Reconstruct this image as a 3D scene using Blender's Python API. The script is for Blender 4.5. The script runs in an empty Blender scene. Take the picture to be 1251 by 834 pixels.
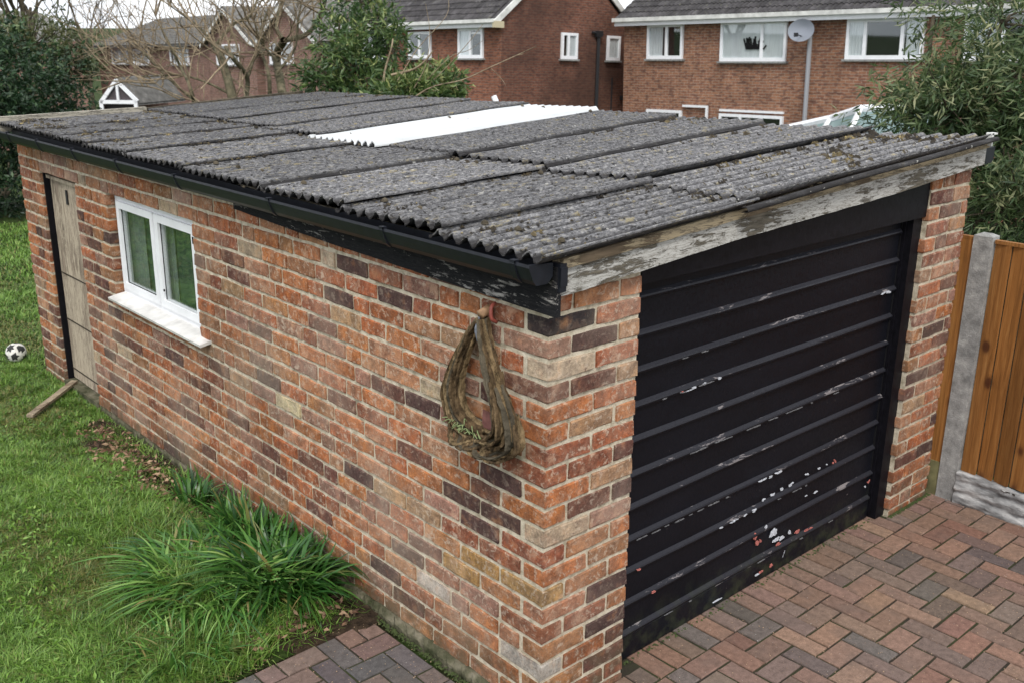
import bpy, math, random
import numpy as np
from mathutils import Vector, Matrix
R = math.radians
rnd = random.Random(7)
rng = np.random.default_rng(7)
sc = bpy.context.scene
col = sc.collection

# ------------------------------------------------------------------ camera
FPX = 1242.93; YAW, PIT, ROL = .73775, .304806, .011808
CAM = np.array([-2.15533, -2.20041, 2.41605])
Fv = np.array([math.sin(YAW)*math.cos(PIT), math.cos(YAW)*math.cos(PIT), -math.sin(PIT)])
Rv = np.cross(Fv, [0, 0, 1.]); Rv /= np.linalg.norm(Rv); Uv = np.cross(Rv, Fv)
RR = Rv*math.cos(ROL)+Uv*math.sin(ROL); UU = -Rv*math.sin(ROL)+Uv*math.cos(ROL)
cd = bpy.data.cameras.new('camera'); cam = bpy.data.objects.new('camera', cd); col.objects.link(cam)
M = Matrix([[RR[i], UU[i], -Fv[i], CAM[i]] for i in range(3)]+[[0, 0, 0, 1]])
cam.matrix_world = M
cd.sensor_width = 36; cd.lens = FPX/1251*36; cd.clip_start = .05; cd.clip_end = 2000
cd.dof.use_dof = True; cd.dof.focus_distance = 4.3; cd.dof.aperture_fstop = 6.3
sc.camera = cam

# ------------------------------------------------------------------ world, sun, exposure
w = bpy.data.worlds.new('World'); sc.world = w; w.use_nodes = True
nt = w.node_tree; nt.nodes.clear()
SUN_EL, SUN_AZ = R(50), R(222)          # azimuth clockwise from +y
out = nt.nodes.new('ShaderNodeOutputWorld'); bg = nt.nodes.new('ShaderNodeBackground')
sky = nt.nodes.new('ShaderNodeTexSky'); sky.sky_type = 'NISHITA'; sky.sun_disc = False
sky.sun_elevation = SUN_EL; sky.sun_rotation = SUN_AZ; sky.air_density = 1.0; sky.dust_density = 3.0
tc = nt.nodes.new('ShaderNodeTexCoord'); mp = nt.nodes.new('ShaderNodeMapping'); mp.inputs['Scale'].default_value = (1, 1, 3)
nz = nt.nodes.new('ShaderNodeTexNoise'); nz.inputs['Scale'].default_value = 2.6; nz.inputs['Detail'].default_value = 6
cr = nt.nodes.new('ShaderNodeValToRGB'); cr.color_ramp.elements[0].position = .3; cr.color_ramp.elements[1].position = .62
cr.color_ramp.elements[0].color = (6.6, 7.0, 7.8, 1); cr.color_ramp.elements[1].color = (8.9, 9.1, 9.4, 1)
mx = nt.nodes.new('ShaderNodeMixRGB'); mx.inputs[0].default_value = .88
L = nt.links.new
L(tc.outputs['Generated'], mp.inputs[0]); L(mp.outputs[0], nz.inputs['Vector']); L(nz.outputs['Fac'], cr.inputs[0])
L(sky.outputs[0], mx.inputs[1]); L(cr.outputs[0], mx.inputs[2]); L(mx.outputs[0], bg.inputs[0]); bg.inputs[1].default_value = .118
L(bg.outputs[0], out.inputs[0])
sd = bpy.data.lights.new('sun', 'SUN'); sun = bpy.data.objects.new('sun', sd); col.objects.link(sun)
sd.energy = 1.5; sd.angle = R(16); sd.color = (1, .96, .9)
sdir = Vector((math.sin(SUN_AZ)*math.cos(SUN_EL), math.cos(SUN_AZ)*math.cos(SUN_EL), math.sin(SUN_EL)))
sun.rotation_euler = sdir.to_track_quat('Z', 'Y').to_euler(); sun.location = sdir*40
sc.view_settings.view_transform = 'Standard'; sc.view_settings.look = 'None'
sc.view_settings.exposure = 0.58; sc.view_settings.gamma = 1
sc.cycles.max_bounces = 6; sc.cycles.transparent_max_bounces = 12

# ------------------------------------------------------------------ helpers
def at(u, v, D):
    """point seen at photo position u, v at depth D metres"""
    return Vector(CAM+(Fv+RR*(u-625.5)/FPX-UU*(v-417)/FPX)*D)

def tag(o, label=None, cat=None, group=None, kind=None):
    if label: o['label'] = label
    if cat: o['category'] = cat
    if group: o['group'] = group
    if kind: o['kind'] = kind
    return o

def empty(name, loc=(0, 0, 0)):
    o = bpy.data.objects.new(name, None); o.location = loc; o.empty_display_size = .1; col.objects.link(o); return o

def link(name, me, parent=None, loc=None, rot=None, scale=None):
    o = bpy.data.objects.new(name, me); col.objects.link(o)
    if parent: o.parent = parent; 
    if loc is not None: o.location = loc
    if rot is not None: o.rotation_euler = rot
    if scale is not None: o.scale = scale
    return o

class MB:
    def __init__(s): s.v = []; s.f = []; s.m = []
    def add(s, vs, fs, mi=0):
        n = len(s.v); s.v += [tuple(p) for p in vs]; s.f += [tuple(i+n for i in f) for f in fs]; s.m += [mi]*len(fs); return s
    def box(s, a, b, mi=0, j=0.):
        x0, y0, z0 = a; x1, y1, z1 = b
        q = lambda: rnd.uniform(-j, j) if j else 0
        vs = [(x+q(), y+q(), z+q()) for z in (z0, z1) for y in (y0, y1) for x in (x0, x1)]
        return s.add(vs, [(0, 2, 3, 1), (4, 5, 7, 6), (0, 1, 5, 4), (2, 6, 7, 3), (0, 4, 6, 2), (1, 3, 7, 5)], mi)
    def obox(s, o, ux, uy, uz, lx, ly, lz, mi=0):
        o = Vector(o); ux, uy, uz = Vector(ux), Vector(uy), Vector(uz)
        vs = [o+ux*a*lx+uy*b*ly+uz*c_*lz for c_ in (0, 1) for b in (0, 1) for a in (0, 1)]
        return s.add(vs, [(0, 2, 3, 1), (4, 5, 7, 6), (0, 1, 5, 4), (2, 6, 7, 3), (0, 4, 6, 2), (1, 3, 7, 5)], mi)
    def tube(s, pts, rad, n=6, mi=0, cap=True):
        pts = [Vector(p) for p in pts]
        if not hasattr(rad, '__len__'): rad = [rad]*len(pts)
        base = len(s.v); up = None
        for i, p in enumerate(pts):
            t = (pts[min(i+1, len(pts)-1)]-pts[max(i-1, 0)])
            t = t.normalized() if t.length > 1e-9 else Vector((0, 0, 1))
            if up is None: up = t.orthogonal().normalized()
            up = (up-t*up.dot(t)); up = up.normalized() if up.length > 1e-6 else t.orthogonal().normalized()
            b = t.cross(up)
            for k in range(n):
                a = 2*math.pi*k/n; s.v.append(tuple(p+(up*math.cos(a)+b*math.sin(a))*rad[i]))
        for i in range(len(pts)-1):
            for k in range(n):
                s.f.append((base+i*n+k, base+i*n+(k+1) % n, base+(i+1)*n+(k+1) % n, base+(i+1)*n+k)); s.m.append(mi)
        if cap:
            s.f.append(tuple(base+k for k in reversed(range(n)))); s.m.append(mi)
            s.f.append(tuple(base+(len(pts)-1)*n+k for k in range(n))); s.m.append(mi)
        return s
    def prism(s, prof, a, b, mi=0, closed=True):
        """prof: list of 2d points mapped by a(p)->3d start and b(p)->3d end"""
        n = len(prof); vs = [a(p) for p in prof]+[b(p) for p in prof]
        fs = [(i, (i+1) % n, n+(i+1) % n, n+i) for i in range(n if closed else n-1)]
        if closed: fs += [tuple(reversed(range(n))), tuple(range(n, 2*n))]
        return s.add(vs, fs, mi)
    def mesh(s, name, mats, smooth=False):
        me = bpy.data.meshes.new(name); me.from_pydata(s.v, [], s.f)
        for m in (mats if isinstance(mats, (list, tuple)) else [mats]): me.materials.append(m)
        if any(s.m): me.polygons.foreach_set('material_index', s.m)
        if smooth: me.polygons.foreach_set('use_smooth', [True]*len(s.f))
        me.update(); return me
    def build(s, name, mats, parent=None, smooth=False, loc=None, rot=None):
        return link(name, s.mesh(name, mats, smooth), parent, loc, rot)

def np_mesh(name, verts, faces, mat, smooth=False, colors=None):
    """verts (n,3), faces (m,k) uniform size"""
    me = bpy.data.meshes.new(name); verts = np.asarray(verts, dtype=np.float32); faces = np.asarray(faces, dtype=np.int32)
    k = faces.shape[1]; me.vertices.add(len(verts)); me.vertices.foreach_set('co', verts.ravel())
    me.loops.add(faces.size); me.loops.foreach_set('vertex_index', faces.ravel())
    me.polygons.add(len(faces)); me.polygons.foreach_set('loop_start', np.arange(0, faces.size, k, dtype=np.int32))
    me.polygons.foreach_set('loop_total', np.full(len(faces), k, dtype=np.int32))
    if smooth: me.polygons.foreach_set('use_smooth', np.ones(len(faces), dtype=bool))
    me.materials.append(mat)
    if colors is not None:
        ca = me.color_attributes.new('Col', 'FLOAT_COLOR', 'POINT')
        c4 = np.ones((len(verts), 4), dtype=np.float32); c4[:, :3] = colors; ca.data.foreach_set('color', c4.ravel())
    me.update(calc_edges=True); return me

# ------------------------------------------------------------------ materials
class Mat:
    def __init__(s, name, rough=.8, spec=.3):
        s.m = bpy.data.materials.new(name); s.m.use_nodes = True; s.t = s.m.node_tree
        s.b = s.t.nodes['Principled BSDF']; s.b.inputs['Roughness'].default_value = rough
        s.b.inputs['Specular IOR Level'].default_value = spec; s._pos = None
    def n(s, typ, **kw):
        x = s.t.nodes.new('ShaderNode'+typ)
        for k, v in kw.items(): setattr(x, k, v)
        return x
    def l(s, a, b): s.t.links.new(a, b)
    def pos(s):
        if s._pos is None: s._pos = s.n('NewGeometry').outputs['Position']
        return s._pos
    def objco(s): return s.n('TexCoord').outputs['Object']
    def noise(s, scale, detail=4, vec=None, rough=.55, stretch=None, dist=0):
        v = vec if vec is not None else s.pos()
        if stretch:
            m = s.n('Mapping'); m.inputs['Scale'].default_value = stretch; s.l(v, m.inputs[0]); v = m.outputs[0]
        x = s.n('TexNoise'); x.inputs['Scale'].default_value = scale; x.inputs['Detail'].default_value = detail
        x.inputs['Roughness'].default_value = rough; x.inputs['Distortion'].default_value = dist; s.l(v, x.inputs['Vector'])
        return x.outputs['Fac']
    def ramp(s, fac, stops, interp='LINEAR'):
        r = s.n('ValToRGB'); e = r.color_ramp.elements; r.color_ramp.interpolation = interp
        while len(e) < len(stops): e.new(.5)
        for i, (p, c) in enumerate(stops):
            e[i].position = p; c = (c, c, c) if not hasattr(c, '__len__') else c; e[i].color = (*c, 1)
        s.l(fac, r.inputs[0]); return r.outputs[0]
    def mix(s, fac, a, b, mode='MIX'):
        x = s.n('MixRGB', blend_type=mode)
        for inp, val in zip(x.inputs, (fac, a, b)):
            if isinstance(val, (int, float)): inp.default_value = val
            elif isinstance(val, tuple): inp.default_value = (*val, 1)
            else: s.l(val, inp)
        return x.outputs[0]
    def math(s, op, a, b=0.):
        x = s.n('Math', operation=op)
        for inp, val in zip(x.inputs, (a, b)):
            if isinstance(val, (int, float)): inp.default_value = val
            else: s.l(val, inp)
        return x.outputs[0]
    def color(s, c):
        if isinstance(c, tuple): s.b.inputs['Base Color'].default_value = (*c, 1)
        else: s.l(c, s.b.inputs['Base Color'])
        return s
    def rough(s, v): s.l(v, s.b.inputs['Roughness']); return s
    def bump(s, h, dist=.003, strength=1.):
        b = s.n('Bump'); b.inputs['Distance'].default_value = dist; b.inputs['Strength'].default_value = strength
        s.l(h, b.inputs['Height']); s.l(b.outputs[0], s.b.inputs['Normal']); return s
    def objrand(s): return s.n('ObjectInfo').outputs['Random']
    def objcol(s): return s.n('ObjectInfo').outputs['Color']
    def attr(s, name='Col'): return s.n('Attribute', attribute_name=name).outputs['Color']

def m_brick(name, joined):
    a = Mat(name, .9, .15); base = a.attr() if joined else a.objcol()
    sep = a.n('VectorMath', operation='MULTIPLY_ADD'); a.l(base, sep.inputs[0]); sep.inputs[1].default_value = (37, 41, 53); a.l(a.pos(), sep.inputs[2])
    v = sep.outputs[0]
    n1 = a.noise(18, 5, v); n2 = a.noise(95, 4, v); n3 = a.noise(38, 6, v, .7, dist=.6); n4 = a.noise(260, 2, v)
    c = a.mix(a.ramp(n1, [(.35, 0), (.62, .5)]), base, (.05, .032, .03), 'MIX')
    c = a.mix(1., c, a.ramp(n2, [(.25, .62), (.55, 1.0), (.8, 1.35)]), 'MULTIPLY')
    c = a.mix(a.ramp(n1, [(.2, .5), (.42, 0)]), c, (.54, .25, .10))
    lime = a.ramp(n3, [(.54, 0), (.60, .45), (.72, .75)])
    sl = a.n('SeparateXYZ'); a.l(base, sl.inputs[0]); lw = a.ramp(sl.outputs[0], [(.05, .18), (.2, .7), (.3, 1)])
    dst = a.math('MULTIPLY', a.ramp(a.noise(26, 6, v, .75), [(.45, 0), (.62, .14)]), lw); c = a.mix(dst, c, (.55, .40, .29)); lime = a.math('MULTIPLY', lime, lw); c = a.mix(lime, c, (.60, .49, .38))
    n6 = a.noise(11, 5, v, .7); c = a.mix(a.math('MULTIPLY', a.ramp(n6, [(.55, 0), (.66, .55)]), lw), c, (.52, .33, .22))
    fr_ = a.noise(75, 3, v, .7, dist=1.); c = a.mix(a.ramp(fr_, [(.60, 0), (.66, .55)]), c, (.10, .045, .035))
    big = a.noise(1.7, 3); c = a.mix(a.ramp(big, [(.48, 0), (.72, .34)]), c, (.50, .40, .31)); dmp = a.noise(1.1, 4, stretch=(1, 1, .6)); c = a.mix(1., c, a.ramp(dmp, [(.35, .68), (.55, 1.0)]), 'MULTIPLY')
    sep = a.n('SeparateXYZ'); a.l(a.pos(), sep.inputs[0])
    low = a.math('MULTIPLY', a.ramp(a.math('SUBTRACT', .30, sep.outputs[2]), [(.0, 0), (.28, 1)]), a.ramp(a.noise(11, 5), [(.36, 0), (.6, .8)]))
    c = a.mix(low, c, (.085, .08, .05))
    c = a.mix(a.ramp(n4, [(.30, .5), (.38, 0)]), c, (.03, .02, .018))
    a.color(c); h = a.mix(.5, n2, n3); a.bump(a.mix(.3, h, n4), .006, .9); return a.m
M_BRICK = m_brick('garage brick', False); M_BRICKJ = m_brick('garage brick joined', True)

def m_mortar():
    a = Mat('mortar', .95, .1); n = a.noise(30, 6); n2 = a.noise(220, 3)
    c = a.ramp(n, [(.3, (.33, .28, .20)), (.48, (.54, .475, .36)), (.7, (.70, .63, .50))])
    c = a.mix(.5, c, a.ramp(n2, [(.2, .55), (.7, 1.1)]), 'MULTIPLY')
    g = a.noise(4, 4); c = a.mix(a.ramp(g, [(.55, 0), (.8, .35)]), c, (.2, .19, .12))
    a.color(c).bump(a.mix(.5, n, n2), .006); return a.m
M_MORTAR = m_mortar()

def m_roof(white=False):
    a = Mat('roof skylight' if white else 'fibre cement sheet', .55 if white else .92, .3)
    if white:
        n = a.noise(14, 5, stretch=(.2, 1, 1)); c = a.ramp(n, [(.3, (.50, .52, .53)), (.7, (.62, .63, .63))])
        g = a.noise(40, 3); c = a.mix(a.ramp(g, [(.62, 0), (.75, .5)]), c, (.45, .45, .38)); g = a.noise(3, 6, stretch=(.4, 1, 1)); c = a.mix(a.ramp(g, [(.5, 0), (.75, .4)]), c, (.48, .49, .46)); a.color(c); return a.m
    n0 = a.noise(2.2, 3); n = a.noise(95, 6, rough=.8, stretch=(.45, 1.0, 1)); n2 = a.noise(210, 4, rough=.7, stretch=(.5, 1, 1)); n3 = a.noise(30, 6, rough=.85, stretch=(.4, 1.0, 1))
    c = a.ramp(n, [(.30, (.05, .048, .05)), (.44, (.125, .123, .128)), (.54, (.22, .217, .22)), (.66, (.42, .41, .40))])
    c = a.mix(.75, c, a.ramp(n2, [(.28, .35), (.5, .95), (.7, 1.3)]), 'MULTIPLY')
    dk = a.noise(24, 6, rough=.85, stretch=(.35, 1, 1)); c = a.mix(a.ramp(dk, [(.56, 0), (.62, .7)]), c, (.05, .05, .054))
    c = a.mix(a.ramp(n3, [(.57, 0), (.61, .75)]), c, (.34, .29, .17))
    n5 = a.noise(9, 6, rough=.8); c = a.mix(a.ramp(n5, [(.63, 0), (.68, .8)]), c, (.42, .33, .11))
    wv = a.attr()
    trough_dark = a.math('MULTIPLY', a.ramp(wv, [(.34, 1), (.74, 0)]), a.ramp(a.noise(30, 5, rough=.75, stretch=(.25, 1, 1)), [(.30, .65), (.56, 1.)])); c = a.mix(trough_dark, c, (.024, .022, .022))  # troughs darkened: dirt, plus corrugation shading put into the colour
    w_ = a.noise(48, 2, stretch=(.6, 1, 1)); c = a.mix(a.ramp(w_, [(.69, 0), (.72, .7)]), c, (.50, .49, .45)); bl = a.noise(75, 4, rough=.7, stretch=(.5, 1, 1)); c = a.mix(a.ramp(bl, [(.57, 0), (.61, .9)]), c, (.022, .02, .018))
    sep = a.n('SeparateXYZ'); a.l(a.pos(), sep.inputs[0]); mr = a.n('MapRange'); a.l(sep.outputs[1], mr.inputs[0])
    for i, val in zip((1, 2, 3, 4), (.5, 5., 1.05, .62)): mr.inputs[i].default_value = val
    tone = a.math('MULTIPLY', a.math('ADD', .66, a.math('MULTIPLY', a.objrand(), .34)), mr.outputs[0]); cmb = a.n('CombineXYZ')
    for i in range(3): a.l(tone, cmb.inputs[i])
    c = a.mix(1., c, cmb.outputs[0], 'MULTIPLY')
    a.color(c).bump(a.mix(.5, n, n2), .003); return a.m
M_ROOF = m_roof(); M_SKYL = m_roof(True)

def m_simple(name, c, rough=.6, spec=.4, ns=0, amp=.2, bump=0., stretch=None, metal=0):
    a = Mat(name, rough, spec)
    if ns:
        n = a.noise(ns, 5, stretch=stretch); lo = tuple(x*(1-amp) for x in c); hi = tuple(min(1, x*(1+amp)) for x in c)
        a.color(a.ramp(n, [(.3, lo), (.7, hi)]))
        if bump: a.bump(n, bump)
    else: a.color(c)
    a.b.inputs['Metallic'].default_value = metal
    return a.m
M_GUTTER = m_simple('black plastic gutter', (.013, .0145, .020), .42, .28, 25, .25)
M_UPVC = m_simple('white plastic frame', (.80, .81, .83), .35, .4, 9, .05)
M_DARK = m_simple('dark void', (.01, .01, .011), .9, .1)
M_CURTAIN = m_simple('curtain', (.62, .64, .66), .9, .1, 14, .15, stretch=(1, 6, .1))

def m_glass():
    a = Mat('window glass', .03, .5); a.b.inputs['Base Color'].default_value = (0.012, .02, .016, 1)
    tr = a.n('BsdfTransparent'); tr.inputs[0].default_value = (.965, .975, .972, 1); mxs = a.n('MixShader')
    fr = a.n('LayerWeight'); fr.inputs[0].default_value = .5; g = a.n('BsdfGlossy'); g.inputs['Roughness'].default_value = .02; g.inputs[0].default_value = (.9, .95, .95, 1)
    f2 = a.math('ADD', a.math('MULTIPLY', a.math('POWER', fr.outputs[1], 4.), .9), .08)
    a.l(f2, mxs.inputs[0]); a.l(tr.outputs[0], mxs.inputs[1]); a.l(g.outputs[0], mxs.inputs[2])
    a.l(mxs.outputs[0], a.t.nodes['Material Output'].inputs[0]); return a.m
M_GLASS = m_glass()

def m_paintwood(name, paint, wood, grain, thr, axis, dirt=(.05, .045, .04)):
    thr = .5+(thr-.5)*.8
    """flaking paint over weathered timber; grain stretched along axis"""
    a = Mat(name, .8, .12); st = [1, 1, 1]; st[axis] = .12; st = tuple(st)
    g = a.noise(grain, 6, stretch=st); fl = a.mix(.45, a.noise(grain*.5, 7, stretch=tuple(.16 if i == axis else 1 for i in range(3)), rough=.78, dist=.4), a.noise(5, 4, stretch=tuple(.5 if i == axis else 1 for i in range(3))))
    wd = a.ramp(g, [(.3, tuple(x*.45 for x in wood)), (.5, wood), (.7, tuple(min(1, x*1.5) for x in wood))])
    pt = a.mix(a.ramp(g, [(.55, 0), (.8, .5)]), paint, dirt)
    ck = a.noise(grain*1.3, 5, stretch=tuple(.10 if i == axis else 1 for i in range(3)), rough=.7, dist=.3); pt = a.mix(a.ramp(ck, [(.455, 0), (.485, .75), (.50, .75), (.53, 0)]), pt, dirt)
    mask = a.ramp(fl, [(thr, 0), (thr+.02, 1)])
    c = a.mix(mask, pt, wd)
    a.color(c).bump(a.mix(.6, mask, g), .004); return a.m
M_FASCIA = m_paintwood('black flaked fascia paint', (.011, .011, .013), (.30, .285, .27), 110, .575, 1, (.03, .03, .03))
M_BARGE = m_paintwood('flaking white barge paint', (.47, .46, .43), (.13, .115, .09), 110, .535, 0, (.11, .095, .07))
M_BARGET = m_paintwood('bare barge timber', (.30, .245, .16), (.12, .09, .06), 50, .52, 0)
M_OLDWOOD = m_paintwood('weathered grey timber', (.44, .37, .28), (.24, .19, .145), 30, .545, 2, (.13, .10, .08))
M_VERGE = m_paintwood('pale verge timber', (.40, .37, .30), (.12, .11, .09), 40, .56, 0)
M_PLANK = m_paintwood('grey brown plank', (.36, .29, .20), (.18, .13, .09), 60, .55, 0)
M_BLACKW = m_simple('black painted timber', (.0055, .0052, .0075), .5, .15, 40, .4, .001)

def m_door():
    a = Mat('black door paint', .42, .16)
    n = a.noise(5, 5, stretch=(.3, 1, 1)); n2 = a.noise(70, 3)
    c = a.ramp(n, [(.3, (.0038, .0042, .0066)), (.7, (.0066, .0072, .011))])
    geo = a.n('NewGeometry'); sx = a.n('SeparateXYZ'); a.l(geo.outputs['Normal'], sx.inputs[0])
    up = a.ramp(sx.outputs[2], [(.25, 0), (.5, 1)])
    c = a.mix(a.math('MULTIPLY', up, .85), c, (.026, .026, .032))  # upward ridge faces greyed: sky light put into the paint colour
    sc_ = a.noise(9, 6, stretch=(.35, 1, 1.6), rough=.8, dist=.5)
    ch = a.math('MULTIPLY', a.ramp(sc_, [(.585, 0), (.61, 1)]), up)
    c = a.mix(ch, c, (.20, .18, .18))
    dots = a.noise(60, 2); c = a.mix(a.math('MULTIPLY', a.ramp(dots, [(.74, 0), (.76, 1)]), a.ramp(n, [(.5, 0), (.6, .5)])), c, (.3, .25, .24))
    sep = a.n('SeparateXYZ'); a.l(a.pos(), sep.inputs[0])
    low = a.math('MULTIPLY', a.ramp(a.math('SUBTRACT', .2, sep.outputs[2]), [(.0, 0), (.25, 1)]), a.ramp(a.noise(14, 5), [(.45, 0), (.65, .5)]))
    c = a.mix(low, c, (.06, .07, .035))
    a.color(c).bump(n2, .0008); a.rough(a.ramp(n2, [(.3, .35), (.7, .55)])); return a.m
M_DOOR = m_door()
M_FLAKEW = m_simple('bare white undercoat', (.50, .52, .56), .6, .3, 90, .35)
M_FLAKER = m_simple('bare pink primer', (.40, .13, .11), .7, .3, 90, .3)

def m_paver():
    a = Mat('clay paver', .85, .25); base = a.objcol(); n = a.noise(40, 5); n2 = a.noise(230, 2); n3 = a.noise(7, 4)
    c = a.mix(.9, base, a.ramp(n, [(.25, .65), (.5, 1), (.75, 1.3)]), 'MULTIPLY')
    c = a.mix(.7, c, a.ramp(n2, [(.25, .6), (.5, 1.), (.75, 1.35)]), 'MULTIPLY')
    c = a.mix(a.ramp(n3, [(.5, 0), (.75, .5)]), c, (.13, .10, .085))
    c = a.mix(a.ramp(a.noise(85, 1), [(.76, 0), (.79, .6)]), c, (.5, .48, .44))
    a.color(c).bump(a.mix(.5, n, n2), .002); return a.m
M_PAVER = m_paver()
M_JOINT = (lambda a: (a.color(a.mix(a.ramp(a.noise(5, 4), [(.42, 0), (.6, .8)]), (.045, .038, .030), (.05, .06, .025))).bump(a.noise(300, 2), .004), a.m)[1])(Mat('mossy joint sand', .95, .1))
M_SOIL = (lambda a: (a.color(a.ramp(a.noise(30, 6), [(.3, (.02, .014, .01)), (.6, (.055, .038, .025)), (.8, (.10, .075, .05))])).bump(a.noise(60, 5), .02), a.m)[1])(Mat('dark soil', .95, .1))
M_LAWNB = (lambda a: (a.color(a.ramp(a.noise(6, 6), [(.35, (.03, .028, .013)), (.5, (.03, .05, .012)), (.7, (.05, .08, .02))])).bump(a.noise(40, 5), .03), a.m)[1])(Mat('lawn base', .95, .1))
M_CONC = (lambda a: (a.color(a.mix(.5, a.ramp(a.noise(18, 6), [(.3, (.17, .17, .165)), (.55, (.30, .30, .29)), (.75, (.42, .42, .40))]), a.ramp(a.noise(160, 2), [(.2, .5), (.7, 1.2)]), 'MULTIPLY')).bump(a.noise(120, 4), .003), a.m)[1])(Mat('weathered concrete', .95, .15))
M_PLINTH = (lambda a: (a.color(a.ramp(a.noise(14, 6), [(.3, (.04, .045, .022)), (.5, (.10, .095, .06)), (.7, (.20, .18, .13))])).bump(a.noise(50, 5), .015), a.m)[1])(Mat('mossy plinth mortar', .95, .1))
M_CONCG = m_simple('green stained concrete', (.16, .15, .075), .95, .1, 14, .4, .004)

def m_fence():
    a = Mat('orange stained timber', .6, .3)
    g = a.noise(38, 7, stretch=(1, 1, .06), dist=.5, rough=.7); g2 = a.noise(170, 3, stretch=(1, 1, .03))
    c = a.ramp(g, [(.3, (.14, .056, .014)), (.5, (.27, .115, .030)), (.72, (.39, .19, .06))])
    c = a.mix(.45, c, a.ramp(g2, [(.3, .6), (.6, 1.1)]), 'MULTIPLY')
    c = a.mix(a.ramp(a.noise(3, 2, stretch=(1, 1, .25)), [(.55, 0), (.8, .5)]), c, (.12, .045, .012))
    v = a.n('TexVoronoi'); v.inputs['Scale'].default_value = 5.5; v.inputs['Randomness'].default_value = 1
    mp_ = a.n('Mapping'); mp_.inputs['Scale'].default_value = (1, 1, .7); a.l(a.pos(), mp_.inputs[0]); a.l(mp_.outputs[0], v.inputs['Vector'])
    kn = a.ramp(v.outputs['Distance'], [(.0, 1), (.09, .9), (.14, .25), (.2, 0)])
    c = a.mix(kn, c, (.07, .022, .008))
    rr = a.objrand(); tone = a.math('ADD', .68, a.math('MULTIPLY', rr, .6)); cb = a.n('CombineXYZ')
    for i in range(3): a.l(tone, cb.inputs[i])
    c = a.mix(1., c, cb.outputs[0], 'MULTIPLY')
    a.color(c).bump(g2, .0015); return a.m
M_FENCE = m_fence()

def m_housebrick(name, tones, axis, dark=0.):
    """axis: 'y' wall runs along y, 'x' along x. bricks are 3 px across in the photo"""
    a = Mat(name, .9, .15); tcn = a.objco(); sp = a.n('SeparateXYZ'); a.l(tcn, sp.inputs[0]); cb = a.n('CombineXYZ')
    a.l(sp.outputs[1 if axis == 'y' else 0], cb.inputs[0]); a.l(sp.outputs[2], cb.inputs[1])
    b = a.n('TexBrick'); b.inputs['Scale'].default_value = 1; b.inputs['Brick Width'].default_value = .225; b.inputs['Row Height'].default_value = .075
    b.inputs['Mortar Size'].default_value = .009; b.inputs['Bias'].default_value = -.1; a.l(cb.outputs[0], b.inputs['Vector'])
    b.inputs['Color1'].default_value = (*tones[0], 1); b.inputs['Color2'].default_value = (*tones[1], 1); b.inputs['Mortar'].default_value = (*tones[2], 1)
    n = a.noise(1.2, 5, tcn); n2 = a.noise(9, 4, tcn)
    mp_ = a.n('Mapping'); mp_.inputs['Scale'].default_value = (4.44, 13.33, 1); a.l(cb.outputs[0], mp_.inputs[0])
    n3 = a.noise(1.0, 1, mp_.outputs[0], rough=.9)
    c = a.mix(a.ramp(n3, [(.50, 0), (.62, .75)]), b.outputs[0], tones[3])
    c = a.mix(.8, c, a.ramp(n, [(.3, .72), (.6, 1.15)]), 'MULTIPLY'); c = a.mix(.5, c, a.ramp(n2, [(.3, .7), (.7, 1.25)]), 'MULTIPLY')
    if dark: c = a.mix(a.ramp(a.noise(.45, 5, tcn), [(.38, 0), (.6, dark)]), c, (.06, .035, .028))
    a.color(c).bump(b.outputs['Fac'], -.006); return a.m
T_B = ((.30, .145, .085), (.23, .105, .068), (.33, .25, .19), (.12, .065, .052))
T_A = ((.21, .088, .056), (.16, .068, .047), (.19, .13, .10), (.09, .047, .038))
T_C = ((.26, .15, .115), (.22, .12, .095), (.27, .21, .18), (.15, .095, .08))
M_HBy = m_housebrick('house brick front', T_B, 'y'); M_HBx = m_housebrick('house brick side', T_B, 'x')
M_HAy = m_housebrick('red house brick front', ((.25, .105, .062), (.21, .082, .052), T_A[2], T_A[3]), 'y'); M_HAx = m_housebrick('red house brick gable', T_A, 'x', .7)
M_HCy = m_housebrick('terrace brick front', T_C, 'y'); M_HCx = m_housebrick('terrace brick side', T_C, 'x')
def m_tile(name, c):
    a = Mat(name, .85, .2); n = a.noise(5, 6); r_ = a.objrand(); t = a.math('ADD', .7, a.math('MULTIPLY', r_, .6)); cb = a.n('CombineXYZ')
    for i in range(3): a.l(t, cb.inputs[i])
    x = a.ramp(n, [(.3, tuple(v*.6 for v in c)), (.55, c), (.75, tuple(v*1.7 for v in c))])
    x = a.mix(a.ramp(a.noise(14, 4), [(.6, 0), (.7, .6)]), x, (.13, .13, .085))
    a.color(a.mix(1., x, cb.outputs[0], 'MULTIPLY')); return a.m
M_TILE = m_tile('concrete roof tile', (.066, .062, .064)); M_TILE2 = m_tile('terrace roof tile', (.15, .145, .135))
M_GREYP = m_simple('grey pipe', (.30, .31, .33), .5, .4); M_BLACKP = m_simple('black pipe', (.02, .02, .022), .5, .4)
M_TRIMD = m_simple('greying white paint', (.60, .60, .57), .6, .3, 4, .25)
M_CONSG = m_simple('conservatory roof panel', (.17, .24, .235), .35, .4, 2, .15)
M_FBALL = m_simple('dirty white leather', (.62, .60, .56), .6, .3, 40, .2); M_FBALLD = m_simple('black leather patch', (.03, .03, .03), .6, .3)
M_TERRA = m_simple('faded terracotta plastic', (.30, .18, .10), .7, .3, 60, .3); M_REDPL = m_simple('red plastic', (.22, .055, .04), .5, .3, 60, .3)
M_GARINT = m_simple('garage interior block', (.25, .25, .24), .9, .1, 8, .2)

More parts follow.
